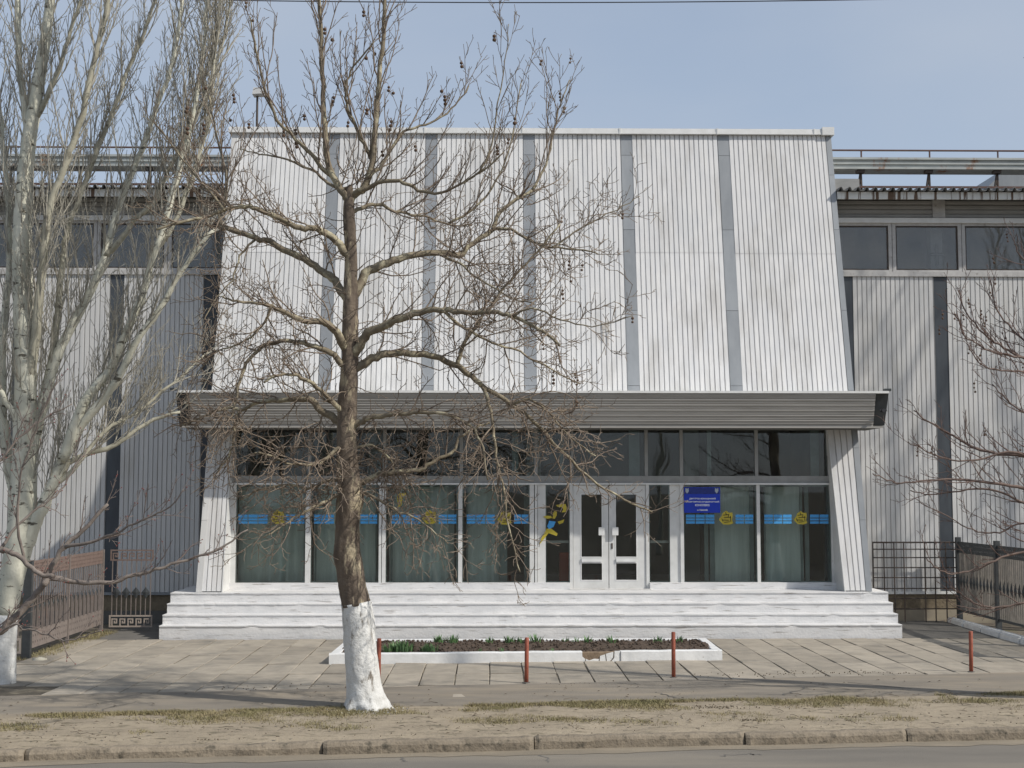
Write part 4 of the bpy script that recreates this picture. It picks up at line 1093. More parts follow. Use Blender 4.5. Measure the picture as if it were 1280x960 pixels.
def grow(cr, p, d, length, r0, lvl, st_):
    n = max(2, min(7, int(length / st_.seg[lvl]) + 1)); pts = [Vector(p)]; d = d.normalized(); step = length / n
    zz = 1
    for i in range(n):
        j = st_.jit[lvl]
        d = (d + Vector((rnd.gauss(0, j), rnd.gauss(0, j), rnd.gauss(0, j))) + Vector((0, 0, st_.trop[lvl])) * (step / .15) ** .5).normalized()
        pts.append(pts[-1] + d * step * rnd.uniform(.85, 1.15))
    r1 = max(st_.rmin, r0 * .35); rad = [r0 + (r1 - r0) * i / n for i in range(n + 1)]
    cr.tw.tube(pts, rad, 5 if r0 > .012 else (4 if r0 > .008 else 3), cap=False); cr.n += 1
    if lvl + 1 < st_.levels: spread(cr, pts, rad, lvl + 1, st_, length)
    else: cr.tips.append((pts[-1], d))
def spread(cr, pts, rad, lvl, st_, plen=None, start=None, dens=1.0, lenk=1.0):
    L = [0]
    for a, b in zip(pts, pts[1:]): L.append(L[-1] + (b - a).length)
    tot = L[-1]; s = tot * (st_.start[lvl] if start is None else start); ang = rnd.uniform(0, 6.28)
    while s < tot:
        i = max(0, min(len(pts) - 2, next((k for k in range(len(L) - 1) if L[k + 1] >= s), len(L) - 2)))
        f = (s - L[i]) / max(1e-6, L[i + 1] - L[i]); p = pts[i].lerp(pts[i + 1], f); t = (pts[i + 1] - pts[i]).normalized(); r = rad[i] + (rad[i + 1] - rad[i]) * f
        ang += 2.4 + rnd.uniform(-.6, .6)
        a = t.cross(Vector((.3, .9, .2))); a.normalize(); b = t.cross(a)
        perp = a * math.cos(ang) + b * math.sin(ang)
        d = t * st_.along[lvl] + perp * st_.out[lvl] + Vector((0, 0, st_.up[lvl]))
        ln = st_.length[lvl] * rnd.uniform(.45, 1.25) * (1.0 - .45 * s / tot) * lenk
        if plen: ln = min(ln, plen * .75)
        grow(cr, p, d, ln, max(st_.rmin, min(r * .62, st_.rmax[lvl] * rnd.uniform(.75, 1.15))), lvl, st_)
        s += st_.space[lvl] * rnd.uniform(.6, 1.45) / dens
    cr.tips.append((pts[-1], (pts[-1] - pts[-2]).normalized()))
def finish(cr, tree, twig_mat):
    o = cr.tw.build('twigs', twig_mat, tree, True); tag(o, kind='stuff')
    if cr.balls.v: o = cr.balls.build('seed_balls', 'seed', tree, True); tag(o, kind='stuff')
    if cr.buds.v: o = cr.buds.build('buds', 'bud', tree); tag(o, kind='stuff')
def hang_balls(cr, n, test, r=.020):
    c = [t for t in cr.tips if test(t[0])]; rnd.shuffle(c)
    for p, d in c[:n]:
        q = p
        for k in range(rnd.choice((1, 2, 2, 3))):
            q2 = q + Vector((rnd.uniform(-.012, .012), rnd.uniform(-.012, .012), -rnd.uniform(.045, .06)))
            cr.tw.tube([q, q2], [.003, .003], 3, cap=False); cr.balls.ball(q2, r * rnd.uniform(.85, 1.15)); q = q2

# ---- the plane tree before the entrance
TB = gnd(458, 887); TY = TB.y
pt = thing('plane_tree', (TB.x, TB.y, 0), 'bare plane tree with whitewashed trunk and hanging seed balls before the entrance', 'tree')
tpx = [(459, 889), (457, 874), (454, 850), (451, 815), (448, 785), (445, 757), (439, 722), (434.5, 692), (434, 655), (437, 625), (436, 600), (433.5, 575), (433, 540), (435, 500), (437, 460), (438, 420), (438, 380), (438.5, 345), (438.5, 312), (437, 285), (436, 258), (437, 240), (438, 231)]
trr = [29, 24, 21.5, 20.5, 20, 19, 17.5, 17.5, 15.5, 18.5, 16, 13.8, 13, 12.2, 11.2, 10.5, 9.8, 8.8, 8, 7.8, 7.6, 5.5, 2.0]
tp = [at(x, y, TY) for x, y in tpx]; tp[0].z = -.06
pts, rad = catmull(tp, [r * .95 * TY / FPX for r in trr], 10)
iw = min(range(len(pts)), key=lambda i: abs(pts[i].z - at(445, 756, TY).z))
m = MB(); m.tube(pts[iw:], rad[iw:], 32, lump=.10)
for i, v in enumerate(m.v):      # plates and hollows of the bark, and the old swellings
    q = Vector((v[0] * 9, v[1] * 9, v[2] * 4)); c = pts[min(range(len(pts)), key=lambda k: abs(pts[k].z - v[2]))]
    k = 1 + .07 * mnoise.noise(q) + .05 * mnoise.noise(q * 2.7) + .16 * math.exp(-((v[2] - at(437, 618, TY).z) / .16) ** 2) * mnoise.noise(q * .6 + Vector((4, 0, 0))) + .12 * math.exp(-((v[2] - at(437, 690, TY).z) / .12) ** 2) * max(0, -(v[0] - c.x) / .16)
    m.v[i] = (c.x + (v[0] - c.x) * k, c.y + (v[1] - c.y) * k, v[2])
trk = m.build('trunk', 'bark_plane', pt, True)
m = MB(); sp_, sr_ = pts[:iw + 2], [r * (1.015) + .004 for r in rad[:iw + 2]]
m.tube(sp_, sr_, 36, lump=.10)
# roots: push lobes out near the ground
for i, v in enumerate(m.v):
    if v[2] < .22:
        th = math.atan2(v[1] - TB.y, v[0] - TB.x); k = (1 - max(0, v[2]) / .22) * (.06 * max(0, math.sin(th * 5 + 1)) + .05 * mnoise.noise((v[0] * 9, v[1] * 9, v[2] * 12)))
        m.v[i] = (v[0] + math.cos(th) * k, v[1] + math.sin(th) * k, v[2])
m.build('whitewash', 'whitewash', trk, True)
P1 = Style(levels=4, seg=[.2, .14, .09, .06], jit=[0, .20, .26, .3], trop=[0, .05, .05, .04], rmin=.0042, start=[0, .22, .12, .15], along=[0, .75, .75, .7], out=[0, .75, .75, .8], up=[0, .28, .15, .1],
           length=[0, 1.05, .5, .18], rmax=[0, .012, .0078, .0052], space=[0, .145, .13, .15])
PU = Style(levels=4, seg=[.2, .16, .1, .06], jit=[0, .10, .14, .2], trop=[0, .16, .12, .06], rmin=.0042, start=[0, .10, .15, .15], along=[0, .7, .8, .8], out=[0, .6, .6, .7], up=[0, .55, .35, .2],
           length=[0, 1.25, .5, .16], rmax=[0, .012, .0075, .005], space=[0, .19, .19, .16])
PD = Style(levels=4, seg=[.2, .13, .09, .06], jit=[0, .24, .28, .3], trop=[0, -.06, .02, .05], rmin=.0042, start=[0, .12, .1, .15], along=[0, .7, .7, .7], out=[0, .8, .75, .8], up=[0, -.02, .05, .1],
           length=[0, 1.0, .5, .2], rmax=[0, .012, .008, .0055], space=[0, .15, .14, .15])
cr = Crown()
limbs = [  # photo trace, depth drift, start radius, end radius, style, density
    ([(429, 313), (417, 297), (395, 286), (375, 285), (345, 271), (320, 261), (307, 258), (280, 263), (240, 275), (195, 287)], -.9, 5.5, 1.6, P1, 1.2),
    ([(430, 368), (419, 352), (403, 339), (385, 326), (360, 315), (340, 303), (320, 298), (292, 289), (274, 283)], .6, 6, 3.4, P1, .9),
    ([(274, 283), (276, 262), (283, 240), (280, 205), (270, 165), (262, 120)], .9, 3.2, 1.0, PU, 1.1),
    ([(429, 430), (418, 412), (403, 403), (385, 402), (360, 392), (340, 383), (315, 379), (290, 376), (278, 370)], -1.2, 6.5, 1.2, P1, 1.1),
    ([(429, 458), (412, 440), (390, 432), (370, 427), (345, 428), (325, 436), (308, 455), (298, 485), (290, 520)], -.7, 4.5, 1.6, P1, 1.2),
    ([(425, 528), (402, 512), (385, 499), (357, 499), (325, 503), (300, 512), (283, 510), (255, 520), (225, 533)], .4, 6, 1.0, PD, 1.5),
    ([(425, 512), (408, 496), (392, 480), (372, 470), (350, 468), (330, 478)], -.8, 4, 1.6, P1, 1.2),
    ([(300, 512), (294, 530), (292, 552), (284, 575), (270, 592)], .1, 2.8, 1.0, PD, 1.3),
    ([(428, 555), (410, 572), (390, 580), (365, 580), (340, 570), (318, 566)], -.9, 3, 1.0, PD, 1.8),
    ([(428, 618), (410, 626), (392, 634), (372, 645), (350, 660), (330, 672)], -.8, 2.8, .9, PD, 1.7),
    ([(428, 600), (408, 602), (385, 610), (355, 606), (325, 612), (300, 625)], .5, 2.8, .9, PD, 1.7),
    ([(447, 362), (457, 342), (480, 330), (505, 322), (545, 315), (575, 319), (586, 307), (615, 287), (623, 267), (645, 250), (665, 238)], .9, 7, 2.2, P1, 1.0),
    ([(665, 238), (682, 205), (692, 165), (700, 130), (712, 100)], .3, 2.2, .8, PU, 1.1),
    ([(615, 287), (640, 287), (660, 300), (690, 309), (722, 312), (748, 318)], -.4, 2.6, 1.0, P1, 1.3),
    ([(545, 315), (575, 330), (600, 350), (640, 372), (668, 380)], -1.0, 2.2, .9, P1, 1.1),
    ([(447, 436), (460, 417), (485, 405), (517, 392), (552, 387), (585, 391), (615, 390), (642, 396), (672, 410), (700, 432)], -1.1, 7, 1.8, P1, 1.2),
    ([(572, 455), (580, 430), (600, 400), (622, 370), (645, 342), (672, 315), (700, 280)], -.2, 3.2, 1.1, P1, 1.1),
    ([(449, 457), (470, 446), (495, 442), (530, 443), (567, 455), (585, 467), (602, 482)], .2, 6, 3.6, P1, .8),
    ([(602, 482), (640, 506), (670, 530), (715, 577), (747, 605), (780, 624), (815, 640)], .6, 3.6, 1.2, PD, 1.0),
    ([(602, 482), (614, 515), (618, 545), (622, 578), (630, 612), (636, 660), (650, 715)], -.7, 2.8, .9, PD, 1.5),
    ([(640, 506), (662, 500), (690, 520), (715, 548), (745, 570)], -.2, 2.2, .8, PD, 1.9),
    ([(552, 387), (580, 410), (615, 428), (650, 440), (690, 462), (725, 480)], .9, 2.6, .9, PD, 1.3),
    ([(446, 531), (462, 522), (490, 519), (527, 515), (560, 519), (579, 527), (593, 538), (603, 560), (610, 600)], -.8, 4.2, 1.2, PD, 1.3),
    ([(450, 604), (475, 593), (500, 590), (525, 587), (543, 575), (566, 564), (574, 547), (595, 535), (612, 528)], .4, 4.2, 1.4, PD, 1.0),
    ([(450, 615), (475, 625), (500, 640), (530, 655), (560, 680)], -.6, 2.6, .8, PD, 1.6),
    ([(447, 560), (465, 556), (485, 572), (500, 600), (515, 632)], .6, 2.4, .8, PD, 1.8),
    ([(436, 262), (434, 248), (418, 226), (410, 200), (406, 165), (404, 120), (402, 60), (399, 0), (396, -60), (394, -130)], -.2, 5, 1.6, PU, 1.0),
    ([(437, 260), (441, 246), (456, 232), (466, 200), (470, 150), (475, 90), (479, 40), (481, -10), (484, -80), (486, -150)], .3, 5.2, 1.6, PU, 1.0),
    ([(466, 200), (455, 180), (440, 150), (432, 122), (436, 95), (452, 70), (468, 52)], -.5, 3.4, 1.0, PU, 1.2),
    ([(417, 222), (398, 203), (378, 181), (347, 150), (330, 105), (320, 65), (312, 20)], -.5, 3.6, 1.0, PU, 1.0),
    ([(415, 232), (395, 216), (360, 200), (325, 192), (300, 186)], .8, 2.6, .8, PU, 1.2),
    ([(460, 222), (480, 203), (500, 168), (520, 160), (545, 150), (570, 130), (586, 107)], .6, 3.2, .9, PU, 1.0),
    ([(452, 238), (480, 226), (505, 228), (530, 240), (560, 238), (600, 215), (630, 190)], -.6, 3.6, 1.0, PU, 1.3),
    ([(448, 262), (470, 255), (500, 266), (530, 270), (560, 280), (590, 282)], .9, 3.0, 1.0, P1, 1.3),
    ([(600, 215), (615, 180), (622, 130), (634, 60), (636, 30)], -.1, 1.6, .6, PU, .8),
    ([(560, 280), (600, 255), (625, 215), (640, 170), (652, 100)], .3, 2.0, .7, PU, .9),
    ([(690, 309), (720, 290), (745, 275), (770, 262), (800, 245)], .2, 1.5, .6, P1, 1.0),
    ([(642, 396), (665, 385), (700, 400), (740, 408), (790, 395)], -.3, 1.7, .6, P1, .8),
    ([(320, 298), (300, 320), (290, 350), (272, 370), (255, 400)], -.6, 1.8, .7, P1, 1.2),
    ([(340, 383), (325, 410), (300, 430), (270, 440), (245, 470)], .5, 2, .7, PD, 1.2),
    ([(280, 263), (262, 240), (240, 215), (215, 180), (190, 150)], .4, 2, .7, PU, 1.1),
]
ydrift = {}
for pix, dY, r0, r1, sty, den in limbs:
    Ys = TY
    # children of other limbs start where their parent is (looked up by nearest traced node)
    for (x, y), Yp in ydrift.items():
        if abs(x - pix[0][0]) < 2 and abs(y - pix[0][1]) < 2: Ys = Yp
    tx = None
    for (xa_, ya_), (xb_, yb_) in zip(tpx, tpx[1:]):
        if yb_ <= pix[0][1] <= ya_: tx = xb_ + (xa_ - xb_) * (pix[0][1] - yb_) / (ya_ - yb_)
    if tx is not None and Ys == TY and abs(tx - pix[0][0]) < 24: pix = [(tx, pix[0][1] + r0 * 1.6)] + pix; r0 = r0 * 1.12
    a, b = trace(pix, Ys, Ys + dY, r0 * .93, r1 * .9)
    n = len(pix)
    for i, q in enumerate(pix): ydrift.setdefault(q, Ys + dY * i / (n - 1))
    m = MB(); m.tube(a, b, 9, lump=.08); m.build('limb', 'bark_limb', pt, True)
    spread(cr, a, b, 1, sty, start=.10 if r0 < 4 else .16, dens=den * (.8 if sty is PD else .95))
# bushy knots where old cuts have sprouted
def burst(x, y, n, ln, sty, bias, sd=.05):
    q = min(ydrift, key=lambda k: (k[0] - x) ** 2 + (k[1] - y) ** 2); p = at(x, y, ydrift[q])
    for k in range(int(n * .38)):
        a_ = rnd.uniform(0, 6.28); e_ = rnd.gauss(0, .5)
        d = Vector((math.cos(a_), math.sin(a_) * .8, e_)) + Vector(bias) * rnd.uniform(.4, 1.5)
        grow(cr, p + Vector((rnd.gauss(0, sd), rnd.gauss(0, sd), rnd.gauss(0, sd))), d, ln * rnd.uniform(.35, 1.2), rnd.uniform(.006, .011), 2, sty)
burst(281, 248, 55, 1.05, PU, (-.8, 0, .5), .08); burst(275, 283, 26, .8, P1, (-.6, 0, .1)); burst(440, 228, 46, .9, PU, (0, 0, .9), .08)
burst(266, 440, 40, .6, P1, (-.2, 0, .1), .1); burst(288, 520, 46, .65, PD, (-.3, 0, -.4), .08); burst(250, 520, 40, .6, PD, (-.6, 0, .2), .1)
burst(640, 506, 30, .7, PD, (.5, 0, -.3), .06); burst(690, 530, 46, .6, PD, (.4, 0, -.2), .12); burst(433, 600, 60, .9, PD, (0, 0, 0), .12)
burst(612, 390, 30, .6, P1, (.2, 0, .1), .08); burst(575, 320, 20, .6, P1, (.1, 0, .4)); burst(650, 246, 26, .7, PU, (.4, 0, .5), .06)
burst(575, 525, 28, .6, PD, (.2, 0, -.3), .06); burst(345, 570, 34, .6, PD, (-.4, 0, 0), .1); burst(480, 590, 40, .7, PD, (.4, 0, .1), .1); burst(625, 590, 30, .6, PD, (.2, 0, -.8), .08)
# epicormic shoots round the trunk
for k in range(46):
    y = rnd.uniform(250, 640); i = min(range(len(tpx)), key=lambda q: abs(tpx[q][1] - y)); p = at(tpx[i][0], y, TY)
    a = rnd.uniform(0, 6.28); grow(cr, p, Vector((math.cos(a), math.sin(a), .35 if y < 500 else -.05)), rnd.uniform(.3, .85), .008, 2, P1 if y < 500 else PD)
hang_balls(cr, 44, lambda p: p.z > at(600, 190, TY).z, .026); hang_balls(cr, 16, lambda p: p.x > .7 and p.z > 4.0)
finish(cr, pt, 'twig')

# ---- the poplar at the left
PB_ = gnd(6, 856); PY = PB_.y
pop = thing('poplar_tree', (PB_.x, PY, 0), 'pale barked poplar with many ascending bare stems behind the low brown branch', 'tree')
tr_px = [(4, 858), (5, 840), (7, 800), (10, 760), (16, 715), (24, 680), (28, 640), (29, 590), (31, 540), (32, 480), (31, 420), (28, 350), (28, 290), (31, 230), (36, 180), (43, 135), (50, 90), (58, 40), (63, -10), (68, -80)]
tr_r = [15, 13.5, 12.5, 13, 15, 17, 17, 15, 14, 13.5, 13, 12, 11.5, 10.5, 9.5, 8.5, 7.5, 6.5, 5.8, 4]
tp = [at(x, y, PY) for x, y in tr_px]; tp[0].z = -.05
pts, rad = catmull(tp, [r * PY / FPX for r in tr_r], 5)
iw = min(range(len(pts)), key=lambda i: abs(pts[i].z - 1.0))
m = MB(); m.tube(pts[iw:], rad[iw:], 18, lump=.08, seed=3); trk = m.build('trunk', 'bark_poplar', pop, True)
m = MB(); m.tube(pts[:iw + 1], [r + .005 for r in rad[:iw + 1]], 18, lump=.08, seed=3); m.build('whitewash', 'whitewash', trk, True)
PO = Style(levels=4, seg=[.25, .22, .14, .08], jit=[0, .09, .13, .2], trop=[0, .15, .13, .08], rmin=.0042, start=[0, .12, .10, .2], along=[0, .9, .9, .9], out=[0, .55, .55, .65], up=[0, .42, .4, .3],
           length=[0, 1.6, .75, .22], rmax=[0, .013, .008, .0052], space=[0, .14, .18, .2])
cr = Crown()
stems = [
    ([(27, 660), (14, 600), (5, 540), (2, 470), (6, 400), (12, 330), (10, 260), (4, 180), (-6, 90), (-14, 0)], .5, 9, 3, .8),
    ([(22, 705), (40, 665), (52, 638), (66, 604), (78, 575), (100, 532), (140, 485), (168, 430), (200, 385), (232, 330), (268, 287)], -.5, 12, 3.0, 1.0),
    ([(30, 650), (58, 620), (78, 590), (97, 572), (145, 556), (180, 530), (225, 515)], .6, 7, 2.4, .9),
    ([(30, 600), (50, 520), (62, 470), (82, 420), (110, 370), (131, 320), (142, 280), (150, 253), (172, 200), (190, 150), (215, 80), (228, 0)], .4, 11, 2.6, 1.0),
    ([(78, 575), (105, 505), (132, 470), (158, 415), (175, 375), (195, 312), (208, 270), (222, 215), (240, 150), (252, 80), (258, 0), (262, -60)], -.2, 9, 2.2, 1.0),
    ([(31, 500), (44, 430), (48, 380), (55, 310), (63, 255), (78, 215), (90, 180), (103, 140), (118, 75), (134, 5), (142, -60)], -.7, 9, 3.4, 1.0),
    ([(50, 520), (66, 440), (75, 350), (84, 290), (98, 250), (118, 195), (142, 135), (160, 87), (180, 40), (197, -10)], .8, 7, 2.6, 1.1),
    ([(34, 220), (36, 180), (30, 130), (24, 80), (23, 20), (22, -40)], .3, 6.5, 4.5, .8),
    ([(43, 150), (60, 120), (76, 80), (88, 40), (102, -5)], -.3, 5, 2.4, .9),
    ([(131, 320), (150, 300), (168, 275), (190, 255), (205, 225), (232, 170), (262, 110), (272, 40), (276, -20)], -.6, 5, 1.8, 1.2),
    ([(195, 312), (212, 290), (232, 245), (248, 200), (262, 150), (268, 90), (284, 30), (290, -30)], .5, 4, 1.4, 1.3),
    ([(30, 560), (18, 520), (-4, 480), (-30, 420)], -.4, 6, 3, .8),
    ([(66, 604), (90, 590), (130, 540), (170, 515), (215, 480), (260, 440)], 1.0, 4.5, 1.4, 1.0),
]
yd = {}
for pix, dY, r0, r1, den in stems:
    Ys = PY
    for (x, y), Yp in yd.items():
        if abs(x - pix[0][0]) < 2 and abs(y - pix[0][1]) < 2: Ys = Yp
    a, b = trace(pix, Ys, Ys + dY, r0 * .86, r1 * .78)
    for i, q in enumerate(pix): yd.setdefault(q, Ys + dY * i / (len(pix) - 1))
    m = MB(); m.tube(a, b, 9, lump=.06); m.build('stem', 'poplar_branch' if r0 in (7, 5, 4, 4.5) or dY < -.65 else 'bark_poplar', pop, True)
    spread(cr, a, b, 1, PO, start=.15, dens=den)
spread(cr, pts[iw + 15:], rad[iw + 15:], 1, PO, start=.0, dens=.9)
finish(cr, pop, 'poplar_twig')

# ---- brown branch crossing low at the left, from a young tree standing just outside the picture
YF = 15.5
yt = thing('young_tree', (at(-75, 850, YF).x, YF, 0), 'young brown tree whose budding branch reaches low across the side fence', 'tree')
xb_ = at(-75, 850, YF).x
a = [Vector((xb_, YF, -.05)), Vector((xb_ + .03, YF, .6)), Vector((xb_ - .02, YF, 1.6)), Vector((xb_ - .1, YF, 3.0)), Vector((xb_ - .05, YF, 4.6)), Vector((xb_ - .1, YF, 6.2))]
a, b = catmull(a, [.12, .09, .075, .06, .04, .02], 4)
m = MB(); m.tube(a, b, 12, lump=.08); m.build('trunk', 'bark_grey', yt, True)
YS = Style(levels=4, seg=[.2, .15, .1, .06], jit=[0, .16, .2, .2], trop=[0, .10, .10, .06], rmin=.0032, start=[0, .2, .2, .2], along=[0, .9, .8, .8], out=[0, .55, .6, .6], up=[0, .2, .2, .2],
           length=[0, .6, .22, .09], rmax=[0, .008, .005, .004], space=[0, .17, .13, .1])
cr = Crown()
for pix, dY, r0, r1, den in [
    ([(-72, 815), (-30, 802), (0, 788), (17, 774), (37, 753), (53, 731), (63, 709), (81, 684), (102, 664), (135, 630)], .2, 8, 2.2, .7),
    ([(53, 731), (67, 722), (106, 729), (140, 727), (163, 719), (187, 714), (213, 706), (262, 690), (310, 662)], .5, 4.6, 1.0, 1.0),
    ([(-70, 690), (-30, 684), (0, 688), (12, 689), (30, 702), (49, 717), (67, 721)], -.2, 4.5, 3.2, .7),
    ([(81, 684), (126, 674), (152, 662), (190, 646), (215, 632), (229, 612)], -.5, 2.6, .8, 1.0),
    ([(-72, 810), (-20, 800), (15, 782), (30, 786), (61, 794), (81, 800), (106, 796), (128, 788)], -.4, 2.6, .8, .9),
    ([(0, 688), (20, 660), (40, 640), (70, 620), (90, 590), (108, 560)], .5, 2.6, .8, 1.0),
    ([(30, 702), (22, 660), (25, 600), (40, 550), (60, 500), (72, 470)], -.4, 2.4, .8, 1.0),
    ([(-70, 620), (-30, 600), (0, 575), (25, 545), (60, 520), (90, 505)], .2, 3, .8, 1.0)]:
    a, b = trace(pix, YF, YF + dY, r0 * .92, r1 * .9); m = MB(); m.tube(a, b, 8, lump=.06); m.build('limb', 'bark_grey', yt, True); spread(cr, a, b, 1, YS, start=.2, dens=den)
for p, d in cr.tips:
    if rnd.random() < .25: cr.buds.ball(p, .008)
finish(cr, yt, 'twig_grey')

# ---- plane tree just outside the picture at the right, its branches reaching in
YR = 18.6
rt = thing('plane_tree', (at(1345, 860, YR).x, YR, 0), 'reddish plane tree twigs with seed balls reaching in before the grey wing', 'tree')
xb_ = at(1345, 860, YR).x
aw = [Vector((xb_, YR, -.05)), Vector((xb_ - .02, YR, .5)), Vector((xb_ + .02, YR, 1.4)), Vector((xb_ + .06, YR, 3.0)), Vector((xb_ + .02, YR, 5.0)), Vector((xb_, YR, 7.5)), Vector((xb_ + .05, YR, 9.5))]
a, b = catmull(aw, [.25, .2, .18, .15, .11, .07, .03], 5)
m = MB(); m.tube(a[10:], b[10:], 14, lump=.1); trk = m.build('trunk', 'bark_plane', rt, True)
m = MB(); m.tube(a[:11], [r + .005 for r in b[:11]], 16, lump=.1); m.build('whitewash', 'whitewash', trk, True)
RS = Style(levels=4, seg=[.2, .15, .1, .06], jit=[0, .14, .18, .2], trop=[0, .09, .08, .05], rmin=.0034, start=[0, .2, .2, .2], along=[0, .9, .85, .8], out=[0, .55, .55, .6], up=[0, .22, .15, .1],
           length=[0, .75, .28, .1], rmax=[0, .009, .006, .004], space=[0, .2, .16, .12])
cr = Crown()
for pix, dY, r0, r1, den in [
    ([(1345, 590), (1310, 575), (1280, 570), (1247, 567), (1220, 560), (1185, 540), (1160, 527), (1142, 513)], .3, 4.5, 1.0, 1.0),
    ([(1345, 625), (1310, 615), (1280, 610), (1247, 605), (1210, 600), (1172, 600), (1132, 604), (1110, 600), (1091, 592)], -.4, 4, .9, .8),
    ([(1280, 568), (1252, 566), (1222, 575), (1190, 575), (1160, 565), (1135, 552)], -.3, 2.4, .7, 1.0),
    ([(1345, 640), (1310, 640), (1280, 630), (1240, 612), (1200, 613), (1165, 618), (1138, 613)], .5, 3, .8, .8),
    ([(1345, 680), (1310, 670), (1280, 655), (1250, 665), (1222, 664), (1195, 652), (1150, 628)], .2, 2.4, .6, .7),
    ([(1345, 700), (1310, 680), (1280, 690), (1243, 700), (1212, 714), (1190, 717), (1172, 711), (1158, 698)], -.5, 3, .9, .7),
    ([(1345, 745), (1310, 748), (1280, 754), (1243, 760), (1218, 754), (1200, 742), (1188, 733)], .1, 3, .8, .8),
    ([(1243, 760), (1220, 762), (1205, 758), (1193, 756)], .0, 1.2, .6, 1.2),
    ([(1345, 480), (1310, 460), (1280, 447), (1255, 435), (1230, 418), (1208, 390), (1197, 362)], .4, 3.6, .9, 1.0),
    ([(1280, 447), (1250, 442), (1225, 432), (1205, 418), (1196, 388)], -.4, 2, .7, 1.2),
    ([(1345, 470), (1310, 450), (1280, 425), (1255, 400), (1243, 380), (1238, 350)], .7, 3, .8, 1.0),
    ([(1345, 500), (1310, 480), (1280, 465), (1250, 462), (1225, 455), (1210, 430)], -.8, 3, .8, 1.0),
    ([(1345, 540), (1310, 525), (1280, 515), (1260, 500), (1240, 480)], .2, 3, .8, 1.0),
    ([(1345, 370), (1310, 340), (1280, 325), (1268, 305)], -.3, 3, .9, .8),
    ([(1345, 250), (1330, 200), (1320, 120), (1318, 40)], .2, 3, .9, .8)]:
    a, b = trace(pix, YR, YR + dY, r0 * .8, r1 * .8); m = MB(); m.tube(a, b, 8, lump=.06); m.build('limb', 'bark_russet', rt, True); spread(cr, a, b, 1, RS, start=.12, dens=den * 1.4)
hang_balls(cr, 26, lambda p: p.x < at(1280, 500, YR).x and p.z > 3.4, .017)
finish(cr, rt, 'twig_red')

# ---- tall bare trees standing by the right wing, beyond the picket fence (tops enter the corner, shade falls on the wall)
TS = Style(levels=4, seg=[.4, .3, .2, .1], jit=[0, .08, .12, .16], trop=[0, .12, .1, .06], rmin=.004, start=[0, .1, .12, .2], along=[0, .8, .85, .9], out=[0, .6, .55, .6], up=[0, .4, .35, .3],
           length=[0, 2.6, .9, .3], rmax=[0, .035, .014, .006], space=[0, .3, .28, .22])
for X, Y, Ht, lab in ((13.4, 27.0, 14.6, 'tall bare poplar beside the picket fence whose twigs touch the sky corner'), (15.4, 26.6, 13.0, 'tall bare poplar standing farther along before the grey wing'),
                      (18.8, 26.2, 13.0, 'slimmer bare poplar farthest along the grey wing')):
    t = thing('poplar_tree', (X, Y, 0), lab, 'tree')
    base = [Vector((X + .1 * math.sin(k * 1.7), Y + .08 * math.cos(k * 2.1), -.05 + (Ht + .05) * k / 7)) for k in range(8)]
    a, b = catmull(base, [.17, .15, .13, .11, .085, .06, .04, .012], 5)
    m = MB(); m.tube(a, b, 12, lump=.08); m.build('trunk', 'bark_poplar', t, True)
    cr = Crown(); spread(cr, a, b, 1, TS, start=.16, dens=1.0); finish(cr, t, 'poplar_twig')

# ---- bare trees over the road behind the viewer: the window panes mirror them
for X, Y, k, lab in ((24.5, -5.0, 1.45, 'tall bare poplar over the road mirrored in the wing windows'), (8.0, -6.5, 1.0, 'bare poplar over the road mirrored in the foyer panes beside the sign'), (-7.5, -6.0, 1.1, 'bare poplar over the road mirrored in the curtained foyer panes')):
    r2 = thing('poplar_tree', (X, Y, 0), lab, 'tree'); r2.scale = (k, k, k); r2.rotation_euler = (0, 0, X)
    for ch in t.children:
        c2 = ch.copy(); COL.objects.link(c2); c2.parent = r2; c2.matrix_parent_inverse = ch.matrix_parent_inverse.copy()
# ================================================================== SMALL STUFF ON THE GROUND
m = MB()
def tuft(x, y, z, h, n):
    for i in range(n):
        a = rnd.uniform(0, 6.28); q = Vector((x + rnd.gauss(0, .03), y + rnd.gauss(0, .03), z)); hh = h * rnd.uniform(.5, 1.2); ln = Vector((math.cos(a), math.sin(a), 0)) * hh * rnd.uniform(.3, 1.1)
        sd = Vector((-math.sin(a), math.cos(a), 0)) * .0045
        m.add([q - sd, q + sd, q + ln + Vector((0, 0, hh))], [(0, 1, 2)])
cnt = 0
while cnt < 16000:
    x = rnd.uniform(-8.5, 10.5); t = rnd.random() ** 1.7
    yn, yk = lineY(walkNA, walkNB, x), lineY(kerbA, kerbB, x) + .3
    y = yn - .03 + (yk - yn) * t * .85
    dens = mnoise.noise((x * .75, y * 1.5, 3)) + .5 * mnoise.noise((x * 2.3, y * 3, 1)) + .34 - t * .55
    if rnd.random() > dens * 1.3: continue
    tuft(x, y, .012, rnd.uniform(.02, .05), 6); cnt += 1
tag(m.build('grass', 'grass'), 'thin dry spring grass scattered over the earth verge', kind='stuff')
m = MB()
for k in range(420):
    x = rnd.uniform(-8, 10); yn, yk = lineY(walkNA, walkNB, x), lineY(kerbA, kerbB, x) + .15; y = rnd.uniform(yk, yn)
    m.ball((x, y, .022), rnd.uniform(.003, .009))
for cx, cy, s, n in ((903, 887, .22, 70), (940, 903, .12, 26), (1057, 899, .07, 12), (745, 902, .12, 14), (258, 928, .06, 10), (1020, 843, .3, 30), (1090, 843, .35, 40), (940, 846, .5, 40), (730, 858, .4, 26), (320, 862, .5, 30)):
    c = gnd(cx, cy)
    for k in range(n): m.ball((c.x + rnd.gauss(0, s), c.y + rnd.gauss(0, s * .35), .032), rnd.uniform(.004, .012))
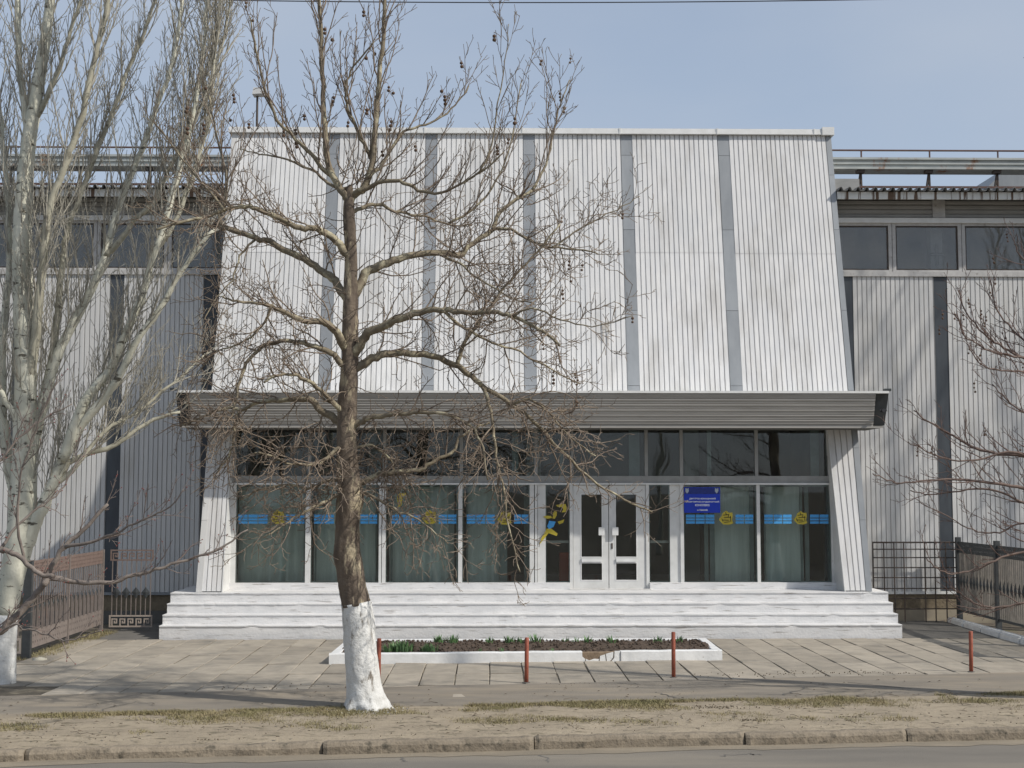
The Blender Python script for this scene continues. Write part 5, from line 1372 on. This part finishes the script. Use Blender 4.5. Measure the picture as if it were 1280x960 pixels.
for k in range(700):          # dry leaf scraps lying flat
    x = rnd.uniform(-8, 10); yn, yk = lineY(walkNA, walkNB, x), lineY(kerbA, kerbB, x) + .15; y = rnd.uniform(yk, yn + rnd.choice((0, 0, 1.5)))
    a = rnd.uniform(0, 6.28); l = rnd.uniform(.012, .035); z = .045; c_, s_ = math.cos(a) * l, math.sin(a) * l
    m.add([(x - c_, y - s_, z), (x + s_ * .5, y - c_ * .5, z + .012), (x + c_, y + s_, z + .004), (x - s_ * .5, y + c_ * .5, z + .01)], [(0, 1, 2, 3)])
for k in range(170):          # fallen twigs
    x = rnd.uniform(-8, 10); yn, yk = lineY(walkNA, walkNB, x), lineY(kerbA, kerbB, x) + .15; y = rnd.uniform(yk, yn + .2); a = rnd.uniform(0, 6.28); l = rnd.uniform(.05, .22)
    p0 = Vector((x, y, .035)); p1 = p0 + Vector((math.cos(a) * l, math.sin(a) * l, .012)); m.tube([p0, (p0 + p1) / 2 + Vector((rnd.uniform(-.02, .02), rnd.uniform(-.02, .02), .01)), p1], [.004, .0035, .002], 3)
tag(m.build('litter', 'debris'), 'small clods and dry leaf crumbs on the ground', kind='stuff')
m = MB()
for k in range(150):
    a = rnd.uniform(0, 6.28); r = rnd.uniform(.3, .55); m.ball((TB.x + math.cos(a) * r, TB.y + math.sin(a) * r, .02), rnd.uniform(.005, .014))
tag(m.build('lime_spatter', 'whitewash'), 'lime spatter round the tree foot', kind='stuff')
m = MB()
for k in range(150):
    a = rnd.uniform(0, 6.28); r = rnd.uniform(.27, .5); tuft(TB.x + math.cos(a) * r, TB.y + math.sin(a) * r * .8, .01, rnd.uniform(.02, .06), 5)
tag(m.build('grass', 'grass'), 'dry grass round the foot of the whitewashed trunk', kind='stuff')
# weeds and last leaves along the foot of the side fence
m = MB()
for k in range(900):
    y = rnd.uniform(23.4, 28); x = FX + rnd.uniform(-.15, .35); tuft(x, y, 0, rnd.uniform(.03, .09), 4)
tag(m.build('weeds', 'grass'), 'dry weeds along the foot of the side fence', kind='stuff')

# overhead cable
cy = 21.0
m = MB(); pts = []
for k in range(41):
    x = -200 + 1700 * k / 40; y = 3.2 - 3.2 * ((x - 660) / 390) ** 2
    pts.append(at(x, y, cy))
m.tube(pts, [.009] * len(pts), 5)
tag(m.build('overhead_cable', 'cable'), 'thin overhead cable sagging across the sky above the roof', 'cable')
